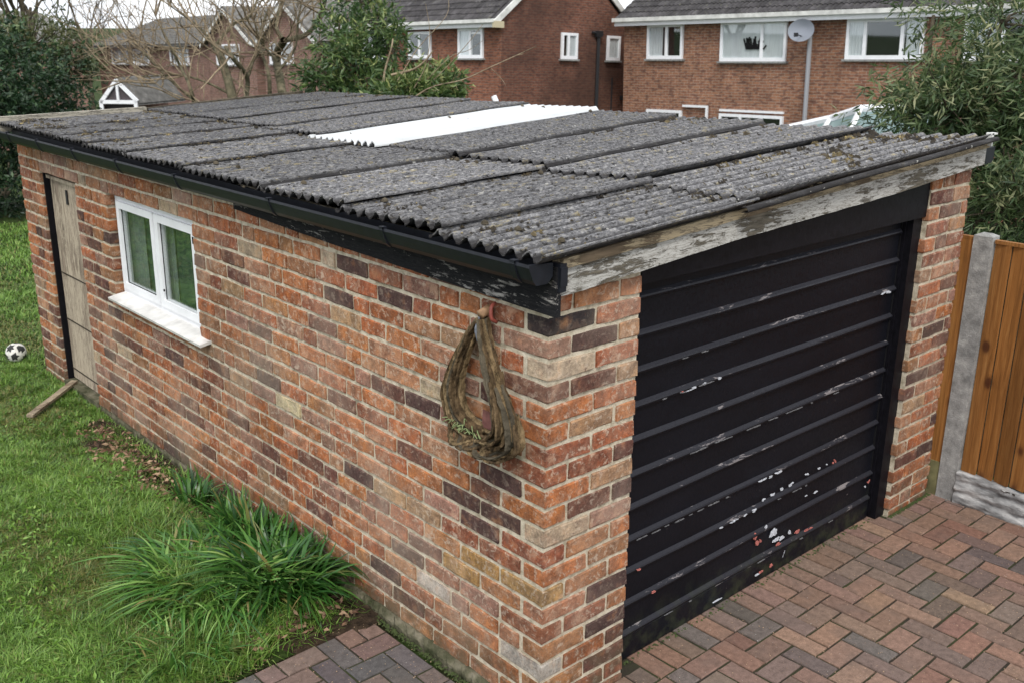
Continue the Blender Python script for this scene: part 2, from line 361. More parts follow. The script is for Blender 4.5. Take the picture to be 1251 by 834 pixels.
def m_leaf(name, stops, rough=.45, trans=.25):
    a = Mat(name, rough, .45); c = a.ramp(a.attr(), stops); a.color(c)
    a.b.inputs['Transmission Weight'].default_value = 0
    td = a.n('BsdfTranslucent'); a.l(c, td.inputs[0]); ms = a.n('MixShader'); ms.inputs[0].default_value = trans
    a.l(a.b.outputs[0], ms.inputs[1]); a.l(td.outputs[0], ms.inputs[2]); a.l(ms.outputs[0], a.t.nodes['Material Output'].inputs[0]); return a.m
M_GRASS = m_leaf('grass blades', [(0, (.30, .25, .10)), (.10, (.22, .22, .06)), (.22, (.05, .11, .02)), (.5, (.14, .265, .04)), (.75, (.215, .37, .062)), (1, (.36, .50, .14))])
M_STRAP = m_leaf('strap leaves', [(0, (.30, .22, .09)), (.10, (.20, .20, .06)), (.2, (.015, .06, .012)), (.5, (.045, .14, .022)), (.75, (.12, .26, .045)), (1, (.34, .48, .15))], .33, .2)
M_LAUREL = m_leaf('dark laurel leaves', [(0, (.010, .026, .012)), (.5, (.022, .055, .022)), (.85, (.05, .10, .035)), (1, (.14, .19, .08))], .5, .15)
M_SHRUB = m_leaf('green shrub leaves', [(0, (.022, .05, .02)), (.5, (.055, .105, .03)), (.85, (.13, .19, .055)), (1, (.30, .33, .12))], .4, .25)
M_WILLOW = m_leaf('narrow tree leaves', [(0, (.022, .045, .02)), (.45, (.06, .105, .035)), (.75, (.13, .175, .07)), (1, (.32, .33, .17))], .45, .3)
M_DEAD = m_leaf('dead leaves', [(0, (.07, .04, .025)), (.5, (.20, .11, .065)), (1, (.46, .32, .20))], .8, .1)
M_MOSS = m_leaf('roof moss', [(0, (.018, .014, .010)), (.5, (.045, .034, .018)), (.85, (.13, .10, .045)), (1, (.28, .22, .10))], .95, 0)
def m_bark(name, lo, hi, sc_=9, st=None):
    a = Mat(name, .9, .1); n = a.noise(sc_, 6, stretch=st, rough=.65); a.color(a.ramp(n, [(.35, lo), (.62, hi)])).bump(a.noise(60, 4), .01); return a.m
M_BARK = m_bark('bare tree bark', (.05, .05, .03), (.19, .165, .11)); M_TWIG = m_bark('tan twigs', (.13, .10, .07), (.34, .27, .18)); M_BARKD = m_bark('dark bark', (.04, .035, .025), (.12, .10, .07))
M_BASKET = m_bark('dried bark strips', (.022, .015, .009), (.14, .095, .052), 60, (1, 1, .25)); M_STRIPL = m_bark('pale bark strips', (.05, .035, .018), (.26, .185, .10), 60, (1, 1, .25))
M_SPROUT = m_simple('pale green shoots', (.24, .29, .13), .6, .3)
M_STRAPG = m_simple('grey cord', (.12, .13, .15), .6, .3, 80, .4)

# ------------------------------------------------------------------ ground
def gz(x, y):
    d = np.clip((np.hypot(x, y-2)-11.)/8., 0, 1); s = d*d*(3-2*d)
    d2 = np.clip((np.hypot(x, y)-26.)/40., 0, 1)
    return -2.7*s-1.6*d2
def make_ground():
    n = 161; g = np.sinh(np.linspace(-1, 1, n)*5.2)/np.sinh(5.2)*620
    X, Y = np.meshgrid(g+2, g+3); Z = gz(X, Y)-.03
    v = np.stack([X.ravel(), Y.ravel(), Z.ravel()], 1); i = np.arange(n-1)
    a = (i[:, None]*n+i[None, :]).ravel(); f = np.stack([a, a+1, a+n+1, a+n], 1)
    o = link('ground', np_mesh('ground', v, f, M_LAWNB, True)); tag(o, kind='structure')
make_ground()
def lawn_h(x, y): return .012*np.sin(x*3.1+y*1.3)+.010*np.sin(y*4.7-x*2)-.004
def sheet(name, x0, x1, y0, y1, zf, mat, nx=40, ny=80):
    X, Y = np.meshgrid(np.linspace(x0, x1, nx), np.linspace(y0, y1, ny)); Z = zf(X, Y)
    v = np.stack([X.ravel(), Y.ravel(), Z.ravel()], 1); j, i = np.meshgrid(np.arange(ny-1), np.arange(nx-1), indexing='ij')
    a = (j*nx+i).ravel(); f = np.stack([a, a+1, a+nx+1, a+nx], 1)
    o = link(name, np_mesh(name, v, f, mat, True)); tag(o, kind='structure'); return o
sheet('lawn', -4.2, -.02, .985, 11, lambda x, y: lawn_h(x, y)-.008, M_LAWNB, 60, 120)
sheet('lawn', -.02, 5.5, 5.14, 11, lambda x, y: lawn_h(x, y)-.008, M_LAWNB, 60, 60)
sheet('soil', -.75, -.02, .93, 4.1, lambda x, y: .018-np.clip((-.16-x)/.5, 0, 1)*.045-np.clip((y-2.2)/1.6, 0, 1)*.02+.006*np.sin(x*23+y*9)+.005*np.sin(y*17+x*11)-.022*np.clip((1.03-y+.03*np.sin(x*19))/.08, 0, 1)-.006, M_SOIL, 30, 90)

# ------------------------------------------------------------------ pavers (herringbone laid square to the garage)
pal_p = [((.215, .138, .104), 5), ((.195, .128, .100), 5), ((.165, .118, .098), 4), ((.125, .102, .092), 1.7), ((.235, .145, .104), 3), ((.27, .172, .118), .9), ((.205, .115, .088), 1.5), ((.10, .09, .088), .5)]
def pick(pal):
    t = rnd.uniform(0, sum(w_ for _, w_ in pal))
    for c_, w_ in pal:
        t -= w_
        if t <= 0: break
    k = rnd.uniform(.86, 1.14); return tuple(v*k*rnd.uniform(.96, 1.04) for v in c_)
def chamfer_block(lx, ly, lz, ch, j):
    """block centred on x,y with its top at z=0, chamfered, slightly uneven; 28 triangles or so"""
    mb = MB(); vs = []
    for z, e in ((-lz, 0), (-ch, 0), (0, ch)):
        for sx, sy in ((-1, -1), (1, -1), (1, 1), (-1, 1)):
            # two points a corner, cutting the corner
            for ax in (0, 1):
                cx = ch*.8 if (ax == 0) == (sx*sy > 0) else 0; cy = ch*.8-cx
                vs.append((sx*(lx/2-e-cx)+rnd.uniform(-j, j), sy*(ly/2-e-cy)+rnd.uniform(-j, j), z+rnd.uniform(-j, j)*.5))
    fs = [tuple(range(16, 24))]
    for r_ in (0, 1):
        for k in range(8): fs.append((r_*8+k, r_*8+(k+1) % 8, (r_+1)*8+(k+1) % 8, (r_+1)*8+k))
    return mb.add(vs, fs)
pv_mesh = [chamfer_block(.182, .1035, .05, .0035, .0012).mesh('paver', M_PAVER) for _ in range(6)]
pv_v = [chamfer_block(.0895, .2095, .05, .0035, .0012).mesh('paver', M_PAVER) for _ in range(6)]
pv_half = [chamfer_block(.0895, .1035, .05, .0035, .0012).mesh('paver', M_PAVER) for _ in range(4)]
def in_view(x, y, z, mg=0):
    p = np.array([x, y, z])-CAM; d = p@Fv
    if d < .1: return False
    u = 625.5+FPX*(p@RR)/d; v = 417-FPX*(p@UU)/d
    return -mg < u < 1251+mg and -mg < v < 834+mg
def pave(name, region, zt, u=.095, ox=0., oy=0., border=None):
    mb = MB(); x0, x1, y0, y1 = region
    mb.add([(x0, y0, zt-.007), (x1, y0, zt-.007), (x1, y1, zt-.007), (x0, y1, zt-.007)], [(0, 1, 2, 3)])
    base = mb.build(name, M_JOINT); tag(base, kind='structure')
    lst = []
    ux, uy = .0925, .1065
    for i in range(int((x0-ox)/ux)-2, int((x1-ox)/ux)+2):
        for j in range(int((y0-oy)/uy)-2, int((y1-oy)/uy)+2):
            m = (i-j) % 4
            if m == 0: cx, cy, ang = ox+(i+1)*ux, oy+(j+.5)*uy, 0; hx, hy = ux, uy/2
            elif m == 3: cx, cy, ang = ox+(i+.5)*ux, oy+(j+1)*uy, 1; hx, hy = ux/2, uy
            else: continue
            if cx-hx < x0-.01 or cx+hx > x1+.01 or cy-hy < y0-.01 or cy+hy > y1+.01:
                for s_ in (-1, 1):
                    qx, qy = (cx+s_*ux/2, cy) if ang == 0 else (cx, cy+s_*uy/2)
                    if x0-.01 < qx-.04 and qx+.04 < x1+.01 and y0-.01 < qy-.045 and qy+.045 < y1+.01: lst.append((qx, qy, 0, True))
                continue
            lst.append((cx, cy, ang, False))
    return base, lst
def lay(base, lst, zt, pal_p=pal_p):
    stuff_v, stuff_f, stuff_c = [], [], []
    for cx, cy, ang, half in lst:
        sz = rnd.uniform(-.0022, .0022)
        me = rnd.choice(pv_half if half else (pv_v if ang else pv_mesh))
        rot = (rnd.uniform(-.008, .008), rnd.uniform(-.008, .008), rnd.uniform(-.016, .016)+(math.pi if rnd.random() < .5 else 0))
        if in_view(cx, cy, zt, 25):
            o = link('paver', me, base, (cx, cy, zt+sz), rot, (rnd.uniform(.97, 1), rnd.uniform(.97, 1), 1)); o.color = (*pick(pal_p), 1)
        else:
            Mx = Matrix.Translation((cx, cy, zt+sz)) @ Matrix.Rotation(rot[2], 4, 'Z'); n0 = len(stuff_v); c_ = pick(pal_p)
            for v in me.vertices: stuff_v.append(tuple(Mx @ v.co)); stuff_c.append(c_)
            for p in me.polygons: stuff_f.append(tuple(n0+k for k in p.vertices))
    if stuff_v:
        me = bpy.data.meshes.new('paver'); me.from_pydata(stuff_v, [], stuff_f); me.materials.append(M_PAVERJ)
        ca = me.color_attributes.new('Col', 'FLOAT_COLOR', 'POINT'); ca.data.foreach_set('color', [q for c_ in stuff_c for q in (*c_, 1)])
        o = link('paver', me, base); o['kind'] = 'stuff'
M_PAVERJ = M_PAVER.copy(); M_PAVERJ.name = 'clay paver joined'
for nd in M_PAVERJ.node_tree.nodes:
    if nd.type == 'OBJECT_INFO':
        at_ = M_PAVERJ.node_tree.nodes.new('ShaderNodeAttribute'); at_.attribute_name = 'Col'
        for lk in list(nd.outputs['Color'].links): M_PAVERJ.node_tree.links.new(at_.outputs['Color'], lk.to_socket)
        break
PZ = -.002
base, lst = pave('driveway', (-.56, 3.05, -3.6, -.105), PZ, ox=.02, oy=-.105)
# soldier course along the door and round the right pier
x = -.5
while x < 2.92:
    lst.append((x+.047, -.052 if x < .46 or x > 2.45 else .0, 1, x < .46 or x > 2.45)); x += .0955
base_y = base; mbx = MB().add([(-.56, -.104, PZ-.008), (3.05, -.104, PZ-.008), (3.05, .12, PZ-.008), (-.56, .12, PZ-.008)], [(0, 1, 2, 3)]); o = mbx.build('threshold', M_JOINT); tag(o, kind='structure')
lay(base, lst, PZ)
base2, lst2 = pave('path', (-1.5, -.06, -.10, .965), PZ-.004, ox=-.06, oy=.965)
lay(base2, lst2, PZ-.004, [((.105, .092, .088), 4), ((.13, .10, .088), 4), ((.165, .115, .095), 2.4), ((.085, .080, .08), 2), ((.20, .13, .10), .8)])

# ------------------------------------------------------------------ garage
G = empty('brick_garage', (1.45, 0, 0))
tag(G, 'low red brick garage with corrugated grey roof and wide black panel door', 'garage')
def gp(o):
    o.parent = G; o.matrix_parent_inverse = Matrix.Translation((-1.45, 0, 0)); return o
ZB = .03; CH = .075
WX = [-.1, .22, .58, 1.08, 2.4, 3.2, 3.7, 4.3, 5.07, 6.2]
WZ = [1.923, 1.903, 1.885, 1.876, 1.866, 1.859, 1.848, 1.836, 1.815, 1.79]
def zroof(x, y):
    zr = np.interp(y, WX, WZ); return 1.755+(zr-1.755)*(np.asarray(x)+.1)/2.9
def skew(x, y):
    return y+np.interp(y, [-.1, .47, 1.0, 1.56, 2.16, 2.74, 5.07], [0, .10, .22, .29, .37, .47, .80])*np.clip((np.asarray(x)-.9)/1.95, 0, 1)
# mortar bodies
def mortar(name, boxes):
    mb = MB()
    for b in boxes: mb.box(*b)
    return gp(mb.build(name, M_MORTAR))
IN = .0062
side = mortar('side_wall', [((IN, .1, -.1), (.098, 2.53, 1.70)), ((IN, 3.630, -.1), (.098, 4.105, 1.70)), ((IN, 4.725, -.1), (.098, 5.115, 1.70)),
                            ((IN, 2.53, -.1), (.098, 3.63, .850)), ((IN, 2.53, 1.460), (.098, 3.63, 1.70)), ((IN, 4.105, 1.460), (.098, 4.725, 1.70)), ((IN, 4.105, -.1), (.098, 4.725, .025))])
lp = mortar('left_pier', [((IN, IN, -.1), (.438, .10, 1.66))]); rp = mortar('right_pier', [((2.489, IN, -.1), (2.882, .335, 1.80))])
rw = mortar('far_side_wall', [((2.784, .336, -.1), (2.881, 5.70, 1.76))])
mb = MB(); mb.add([(.1, 5.02, -.1), (2.783, 5.62, -.1), (2.783, 5.72, -.1), (.1, 5.114, -.1), (.1, 5.02, 1.70), (2.783, 5.62, 1.74), (2.783, 5.72, 1.74), (.1, 5.114, 1.70)], [(0, 1, 5, 4), (1, 2, 6, 5), (2, 3, 7, 6), (3, 0, 4, 7), (4, 5, 6, 7)]); back = gp(mb.build('back_wall', M_MORTAR))
inner = MB().box((.1, .12, -.02), (2.78, 5.01, -.015)); gp(inner.build('floor_slab', M_GARINT))
BL, BD, BH = .215, .1, .0605
def brick_mesh(seed):
    r_ = random.Random(seed); mb = MB(); ch = .004; vs = []; j = .0028
    # 4 rings along z: chamfered box with wandering edges, 3 columns on the long faces
    def ring(z, e):
        pts = []
        xs = [-BL/2+e, -BL/6, BL/6, BL/2-e]
        for xx in xs: pts.append((xx, -BD/2+e))
        for yy in (BD/2-e,): pts += [(BL/2-e, yy), (-BL/2+e, yy)]
        return [(a+r_.uniform(-j, j), b+r_.uniform(-j, j), z+r_.uniform(-j, j)*.9) for a, b in pts]
    for z, e in ((-BH/2, ch), (-BH/2+ch, 0), (BH/2-ch, 0), (BH/2, ch)): vs += ring(z, e)
    n = 6; fs = [tuple(reversed(range(n))), tuple(range(3*n, 4*n))]
    for k in range(3):
        for i in range(n): fs.append((k*n+i, k*n+(i+1) % n, (k+1)*n+(i+1) % n, (k+1)*n+i))
    return mb.add(vs, fs).mesh('brick', M_BRICK)
BM = [brick_mesh(i) for i in range(14)]
pal_b = [((.50, .175, .062), 5), ((.44, .135, .05), 4), ((.31, .10, .05), 2.8), ((.17, .072, .052), 2.8), ((.105, .056, .048), 1.3), ((.43, .19, .08), 3), ((.42, .25, .135), .8), ((.46, .21, .11), 2.2), ((.50, .39, .25), .25), ((.38, .20, .14), 2.2)]
bricks = []   # (wall, axis, s0, s1, zc, depthpos, color)
def fill(a, b, prev, offs):
    """joints from a to b (brick+joint pitch); avoid the joints of the row below"""
    s = a; js = []
    first = True
    while b-s > .335:
        ch_ = [.225, .225, .225, .225, .1125] if rnd.random() < .8 else [.1125, .168, .225]
        best = None
        for _ in range(8):
            d = rnd.choice(ch_)*rnd.uniform(.975, 1.025)
            if first and offs: d = offs
            if all(abs(s+d-p) > .04 for p in prev): best = d; break
            best = best or d
        if not all(abs(s+best-p) > .03 for p in prev) : best = .168 if abs(best-.168) > .02 and all(abs(s+.168-p) > .03 for p in prev) else best
        first = False; js.append((s, s+best)); s += best
    rem = b-s
    if rem > .245: h = .1125 if rnd.random() < .5 else rem-.1125; js += [(s, s+h), (s+h, b)]
    elif rem > .03: js.append((s, b))
    else: js[-1] = (js[-1][0], b)
    return js
def row_z(m): return ZB+m*CH
special = {}
# remembered bricks of the photograph: (wall, row) -> list of (position, colour)
DK = (.10, .055, .05); CRM = (.60, .47, .33); YEL = (.66, .56, .34); WHT = (.60, .55, .48); BLK = (.028, .026, .028); ORG = (.50, .21, .07); OCH = (.44, .25, .08)
sp = {('s', 19): [(.05, BLK), (1.34, CRM), (1.2, DK), (.85, (.36, .11, .05))], ('s', 18): [(.9, DK), (1.15, (.45, .13, .055))], ('s', 17): [(.05, CRM), (.75, (.42, .2, .1)), (1.25, DK)],
      ('s', 9): [(1.71, YEL)], ('s', 10): [(1.9, DK)], ('s', 7): [(1.2, DK)], ('s', 3): [(.70, WHT)], ('s', 2): [(1.05, DK)], ('s', 5): [(.35, DK), (.55, OCH)], ('s', 11): [(.2, DK)], ('s', 8): [(.4, DK)],
      ('s', 13): [(.6, DK)], ('s', 6): [(.2, ORG), (.3, OCH)], ('f', 19): [(.1, BLK), (.35, (.40, .14, .07))], ('f', 17): [(.1, CRM), (.35, (.42, .12, .05))], ('f', 16): [(.05, (.20, .09, .06))],
      ('f', 9): [(.1, (.50, .38, .26))], ('f', 6): [(.1, (.45, .27, .10))], ('f', 4): [(.1, (.32, .12, .06))], ('f', 3): [(.2, DK)], ('f', 2): [(.1, WHT), (.35, ORG)], ('f', 5): [(.4, DK)]}
for m in range(-1, 24):
    z0 = row_z(m); odd = m % 2 == 1
    head = .1075; st = .220
    segs = []
    wopen = (z0 > .85 and z0+CH < 1.46); dopen = (z0+CH < 1.46 and z0 >= 0)
    a = head+.005 if odd else st+.005
    if m == -1: prevs = []
    ends = [a]
    if wopen: segs.append((a, 2.535)); a = 3.615
    if dopen: segs.append((a, 4.115)); a = 4.715
    segs.append((a, 5.12))
    js = []
    if m > 21: segs = []
    for s0, s1 in segs: js += fill(s0, s1, prevs, (.1125 if odd else 0) if s0 > 2.6 else 0)
    prevs = [j[1] for j in js]
    for s0, s1 in js:
        c_ = pick(pal_b)
        for pp, cc in sp.get(('s', m), []):
            if s0 < pp <= s1: c_ = cc
        bricks.append((side, 'y', s0, s1, z0, 0, c_))
    if z0+CH < 1.69:
        # left pier: corner brick turns the corner
        cs = sp.get(('f', m)); cc0 = cs[0][1] if cs and cs[0][0] < .15 else pick(pal_b)
        if not odd: cc0 = sp.get(('s', m), [(9, cc0)])[0][1] if sp.get(('s', m), [(9, 0)])[0][0] < .1 else cc0
        cc1 = cs[-1][1] if cs and cs[-1][0] > .15 else pick(pal_b)
        if odd: lst_ = [(-.005, .220, cc0), (.220, .445, cc1)]
        else: lst_ = [(-.005, .1075, cc0), (.1075, .333, cc1 if cs and .15 < cs[-1][0] < .33 else pick(pal_b)), (.333, .445, pick(pal_b))]
        for i, (s0, s1, c_) in enumerate(lst_):
            if i == 0: bricks.append((lp, 'corner' if not odd else 'x', s0, s1, z0, 0, c_))
            else: bricks.append((lp, 'x', s0, s1, z0, 0, c_))
    if z0 < 1.76:
        if odd: rr_ = [('x', 2.4825, 2.71), ('x', 2.71, 2.89)]
        else: rr_ = [('ry', 2.4825, 2.595), ('x', 2.595, 2.82), ('x', 2.82, 2.89)]
        if rnd.random() < .25: rr_ = [rr_[0], ('x', rr_[1][1], rr_[1][1]+.1125), ('x', rr_[1][1]+.1125, 2.89)]
        for i, (ax_, s0, s1) in enumerate(rr_): bricks.append((rp, ax_, s0, s1, z0, 0, pick(pal_b)))
        # reveal side of the right pier behind the arris brick
        if odd: bricks.append((rp, 'rv', .105, .33, z0, 2.5325, pick(pal_b)))
    else: pass
recs = []
for wall, ax, s0, s1, z0, dd, c_ in bricks:
    ln = max(.03, s1-s0-.0145); zc = z0+.005+BH/2+rnd.uniform(-.0012, .0012); mid = (s0+s1)/2; pr = rnd.uniform(-.002, .0015)
    if ax == 'y': loc = (BD/2+pr, mid, zc); rz = -math.pi/2; vis = (0, mid, zc)
    elif ax == 'corner': loc = (.0512+pr*.5, .1075, zc); rz = -math.pi/2; ln = .215; vis = (0, .05, zc)
    elif ax == 'x': loc = (mid, BD/2+pr, zc); rz = 0; vis = (mid, 0, zc)
    elif ax == 'ry': loc = (2.5325+pr, .1075, zc); rz = -math.pi/2; ln = .215; vis = (mid, 0, zc)
    elif ax == 'rv': loc = (dd+pr, mid, zc); rz = -math.pi/2; vis = (dd, mid, zc)
    d = np.linalg.norm(np.array(vis)-CAM); size = (ln*BH)/d**2*(1.0 if ax != 'rv' else .2)*(1 if wall is not side else abs((vis[0]-CAM[0])/d)*1.6)
    if ax == 'corner' or (ax == 'x' and mid < .15): size *= 3
    if not in_view(*vis, 5): size *= .01
    recs.append((size, wall, loc, rz, ln, c_))
recs.sort(key=lambda t: -t[0])
stuffs = {}
wl = []
for i, (size, wall, loc, rz, ln, c_) in enumerate(recs):
    me = BM[rnd.randrange(len(BM))]; flip = rnd.random() < .5; tilt = rnd.uniform(-.006, .006)
    tilty = rnd.uniform(-.009, .009)
    if i < 298:
        o = link('brick', me, wall, loc, (0, tilty, rz), (ln/BL, 1, rnd.uniform(.96, 1.03))); o.color = (*c_, 1)
    else:
        Mx = Matrix.Translation(loc) @ Matrix.Rotation(rz, 4, 'Z') @ Matrix.Rotation(tilty, 4, 'Y') @ Matrix.Diagonal((ln/BL, 1, 1, 1))
        V, Fc, Cc = stuffs.setdefault(wall.name, ([], [], [])); n0 = len(V)
        for v in me.vertices: V.append(tuple(Mx @ v.co)); Cc.append(c_)
        for p in me.polygons: Fc.append(tuple(n0+k for k in p.vertices))
for wn, (V, Fc, Cc) in stuffs.items():
    me = bpy.data.meshes.new('brick'); me.from_pydata(V, [], Fc); me.materials.append(M_BRICKJ)
    ca = me.color_attributes.new('Col', 'FLOAT_COLOR', 'POINT'); ca.data.foreach_set('color', [q for c_ in Cc for q in (*c_, 1)])
    o = link('brick', me, bpy.data.objects[wn]); o['kind'] = 'stuff'

# plinth of rough mortar at the foot of the side wall
def rough_strip(name, mat, y0, y1, xa, xb, za, zb, n, jit):
    mb = MB(); prof = [(xb, za), (xa, za), (xa, zb*.45), (xa*.6+xb*.4, zb), (xb, zb*1.08)]
    vs = []; fs = []
    for i in range(n+1):
        y = y0+(y1-y0)*i/n
        for k, (px, pz) in enumerate(prof):
            q = jit if 0 < k < 4 else 0; vs.append((px+rnd.uniform(-q, q), y, pz+rnd.uniform(-q, q)*.6))
    m_ = len(prof)
    for i in range(n):
        for k in range(m_-1): fs.append((i*m_+k, i*m_+k+1, (i+1)*m_+k+1, (i+1)*m_+k))
    return mb.add(vs, fs).build(name, mat)
gp(rough_strip('plinth', M_PLINTH, -.01, 1.5, -.024, .01, -.05, .034, 90, .005)); gp(rough_strip('plinth', M_PLINTH, 1.49, 4.1, -.004, .012, -.05, .030, 120, .003))

# ---- roof sheets
R0 = MB(); R0.box((.02, .05, 1.655), (.07, 5.05, 1.70)); roof = gp(R0.build('roof', M_BLACKW))
def pitch_at(y): return float(np.interp(y, [.3, 1.3, 2.4, 5], [.0735, .070, .060, .053]))
def wave(y):
    # the profile tightens from sheet to sheet towards the rear: integrate the pitch
    q = np.linspace(-.3, 5.4, 2400); ph = np.concatenate([[0], np.cumsum((q[1]-q[0])/np.interp(q, [.3, 1.3, 2.4, 5], [.0735, .070, .060, .053])[:-1])]); return np.interp(y, q, ph)
def AMP(y): return np.interp(y, [.4, 2.5, 5], [.0155, .0125, .0105])
def sheet_mesh(x0, x1, y0, y1, lift0, liftx, mat, thick=.006, white=False, seed=0):
    r_ = random.Random(seed); ny = int(round((y1-y0)/pitch_at(y0)*10)); nx = 26 if not white else 16
    ys = np.linspace(y0, y1, ny+1); xs = np.linspace(x0, x1, nx+1); X, Y = np.meshgrid(xs, ys)
    ty = (Y-y0)/(y1-y0); tx = (X-x0)/(x1-x0)
    Y0 = Y; Y = skew(X, Y0); Z = zroof(X, Y)-.0135+AMP(Y0)*np.cos(2*np.pi*wave(Y0))+lift0*(1-ty)**1.3+liftx*(1-tx)
    Z = Z+.0025*np.sin(X*9+seed)*np.sin(Y*3+seed*2); 
    # slightly chipped lower ends
    e = (np.abs(tx) < 1e-6); X = X+e*rng.uniform(-.006, .004, X.shape)+.004*math.sin(seed)
    top = np.stack([X.ravel(), Y.ravel(), Z.ravel()], 1); bot = top.copy(); bot[:, 2] -= thick
    n = nx+1; j, i = np.meshgrid(np.arange(ny), np.arange(nx), indexing='ij'); a = (j*n+i).ravel(); N = len(top)
    f = [np.stack([a, a+1, a+n+1, a+n], 1), np.stack([a+N, a+n+N, a+n+1+N, a+1+N], 1)]
    i = np.arange(nx); f.append(np.stack([i+N, i+1+N, i+1, i], 1)); b0 = ny*n; f.append(np.stack([b0+i, b0+i+1, b0+i+1+N, b0+i+N], 1))
    j = np.arange(ny)*n; f.append(np.stack([j, j+n, j+n+N, j+N], 1)); j = j+nx; f.append(np.stack([j+N, j+n+N, j+n, j], 1))
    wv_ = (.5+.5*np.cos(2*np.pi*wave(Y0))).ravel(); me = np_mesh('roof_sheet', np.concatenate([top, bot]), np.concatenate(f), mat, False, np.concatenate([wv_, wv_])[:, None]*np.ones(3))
    sm = np.ones(len(me.polygons), dtype=bool); me.polygons.foreach_set('use_smooth', sm)
    try: me.set_sharp_from_angle(angle=R(50))
    except Exception: pass
    return me
LOW = [-.085, .45, 1.03, 1.63, 2.38, 3.03, 3.58, 4.03, 4.50, 5.07]; UPP = [-.075, .47, 1.0, 1.56, 2.16, 2.74, 3.3, 3.88, 4.46, 5.07]
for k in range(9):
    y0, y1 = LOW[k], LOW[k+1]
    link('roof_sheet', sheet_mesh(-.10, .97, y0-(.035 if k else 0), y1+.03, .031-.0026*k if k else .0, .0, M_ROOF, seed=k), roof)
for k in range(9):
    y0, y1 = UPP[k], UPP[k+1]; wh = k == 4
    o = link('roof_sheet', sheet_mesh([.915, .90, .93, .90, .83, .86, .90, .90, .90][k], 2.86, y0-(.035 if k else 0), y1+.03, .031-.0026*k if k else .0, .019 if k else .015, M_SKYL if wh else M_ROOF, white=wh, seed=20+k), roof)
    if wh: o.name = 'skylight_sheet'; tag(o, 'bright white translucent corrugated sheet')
# verge trim below the front edge sheets
mb = MB(); n = 40; vs = []; 
for i in range(n+1):
    x = .86+2.02*i/n; z = float(zroof(x, -.09))-.016-.002*math.sin(x*2.2); yy = -.100+.004*math.sin(x*5)
    for dy, dz in ((.02, 0), (-.004, .004), (-.012, -.006), (-.010, -.015), (.02, -.018)): vs.append((x, yy+dy, z+dz))
for i in range(n): 
    for k in range(4): mb.f.append((i*5+k, i*5+k+1, (i+1)*5+k+1, (i+1)*5+k)); mb.m.append(0)
mb.v = vs; gp(mb.build('verge_trim', M_ROOF, smooth=True))
# fixing caps on the crests
def cap_mesh():
    mb = MB(); vs = [(0, 0, .012)]; n = 6
    for k in range(n): a = k*2*math.pi/n; vs.append((.011*math.cos(a), .011*math.sin(a), .006))
    for k in range(n): a = k*2*math.pi/n; vs.append((.014*math.cos(a), .014*math.sin(a), -.003))
    fs = [(0, 1+k, 1+(k+1) % n) for k in range(n)]+[(1+k, 7+k, 7+(k+1) % n, 1+(k+1) % n) for k in range(n)]
    return mb.add(vs, fs).mesh('fixing_cap', M_BARKD)
capm = cap_mesh()
for xr in (.05, .84, 1.02, 1.9, 2.7):
    for yc in np.arange(.0, 5.0, .19):
        k = round(float(wave(yc))); qq = np.linspace(max(-.2, yc-.05), yc+.05, 60); y = float(qq[np.argmin(np.abs(wave(qq)-k))])
        if rnd.random() < .2: continue
        ys_k = float(skew(xr, y)); link('fixing_cap', capm, roof, (xr+rnd.uniform(-.02, .02), ys_k, float(zroof(xr, ys_k))+.006), (0, 0, rnd.uniform(0, 3)))
# moss clumps and debris (uncountable crumbs)
def crumbs(name, pts, sizes, cols, mat, parent=None):
    P = np.asarray(pts); n = len(P); S = np.asarray(sizes)[:, None]; base_ = np.array([[1, 0, 0], [-.4, .9, 0], [-.5, -.8, 0], [.1, .05, .8]])
    V = np.empty((n, 4, 3)); an = rng.uniform(0, 6.28, n); ca, sa = np.cos(an), np.sin(an)
    for k in range(4):
        b = base_[k]+rng.uniform(-.25, .25, (n, 3)); V[:, k, 0] = P[:, 0]+(b[:, 0]*ca-b[:, 1]*sa)*S[:, 0]; V[:, k, 1] = P[:, 1]+(b[:, 0]*sa+b[:, 1]*ca)*S[:, 0]; V[:, k, 2] = P[:, 2]+b[:, 2]*S[:, 0]
    q = (np.arange(n)*4)[:, None]; F_ = np.concatenate([q+[0, 1, 3], q+[1, 2, 3], q+[2, 0, 3]])
    C_ = np.repeat(np.asarray(cols), 4)[:, None]*np.ones(3)
    o = link(name, np_mesh(name, V.reshape(-1, 3), F_, mat, colors=C_), parent); return o
pts = []; szs = []; cls = []
for _ in range(1050):
    r1 = rnd.random()
    if r1 < .30: x = rnd.choice([.93, .96, 2.6, .04])+rnd.gauss(0, .05); y = rnd.uniform(0, 5)
    elif r1 < .60: x = rnd.uniform(1.1, 2.8); y = rnd.choice(UPP[1:4]+[.2, .75, 1.2])+rnd.gauss(0, .14)
    else: x = rnd.uniform(-.05, 2.8); y = rnd.uniform(0, 5) if rnd.random() < .6 else rnd.choice(LOW[1:-1])-.04
    if 2.16 < y < 2.74 and x > .8: continue
    if not (-.07 < y < 5 and -.08 < x < 2.8): continue
    nn = rnd.randint(3, 16); cc = rnd.random()**2.2
    for _k in range(nn):
        xx = x+rnd.gauss(0, .018); yy = y+rnd.gauss(0, .010); ysk = float(skew(xx, yy)); pts.append((xx, ysk, float(zroof(xx, ysk))-.0135+.013*math.cos(2*math.pi*float(wave(yy)))+.004)); szs.append(rnd.uniform(.007, .012)*(1.5 if x > 1.1 and y < 2 else 1)); cls.append(min(1, max(0, cc*.9+rnd.gauss(0, .12))))
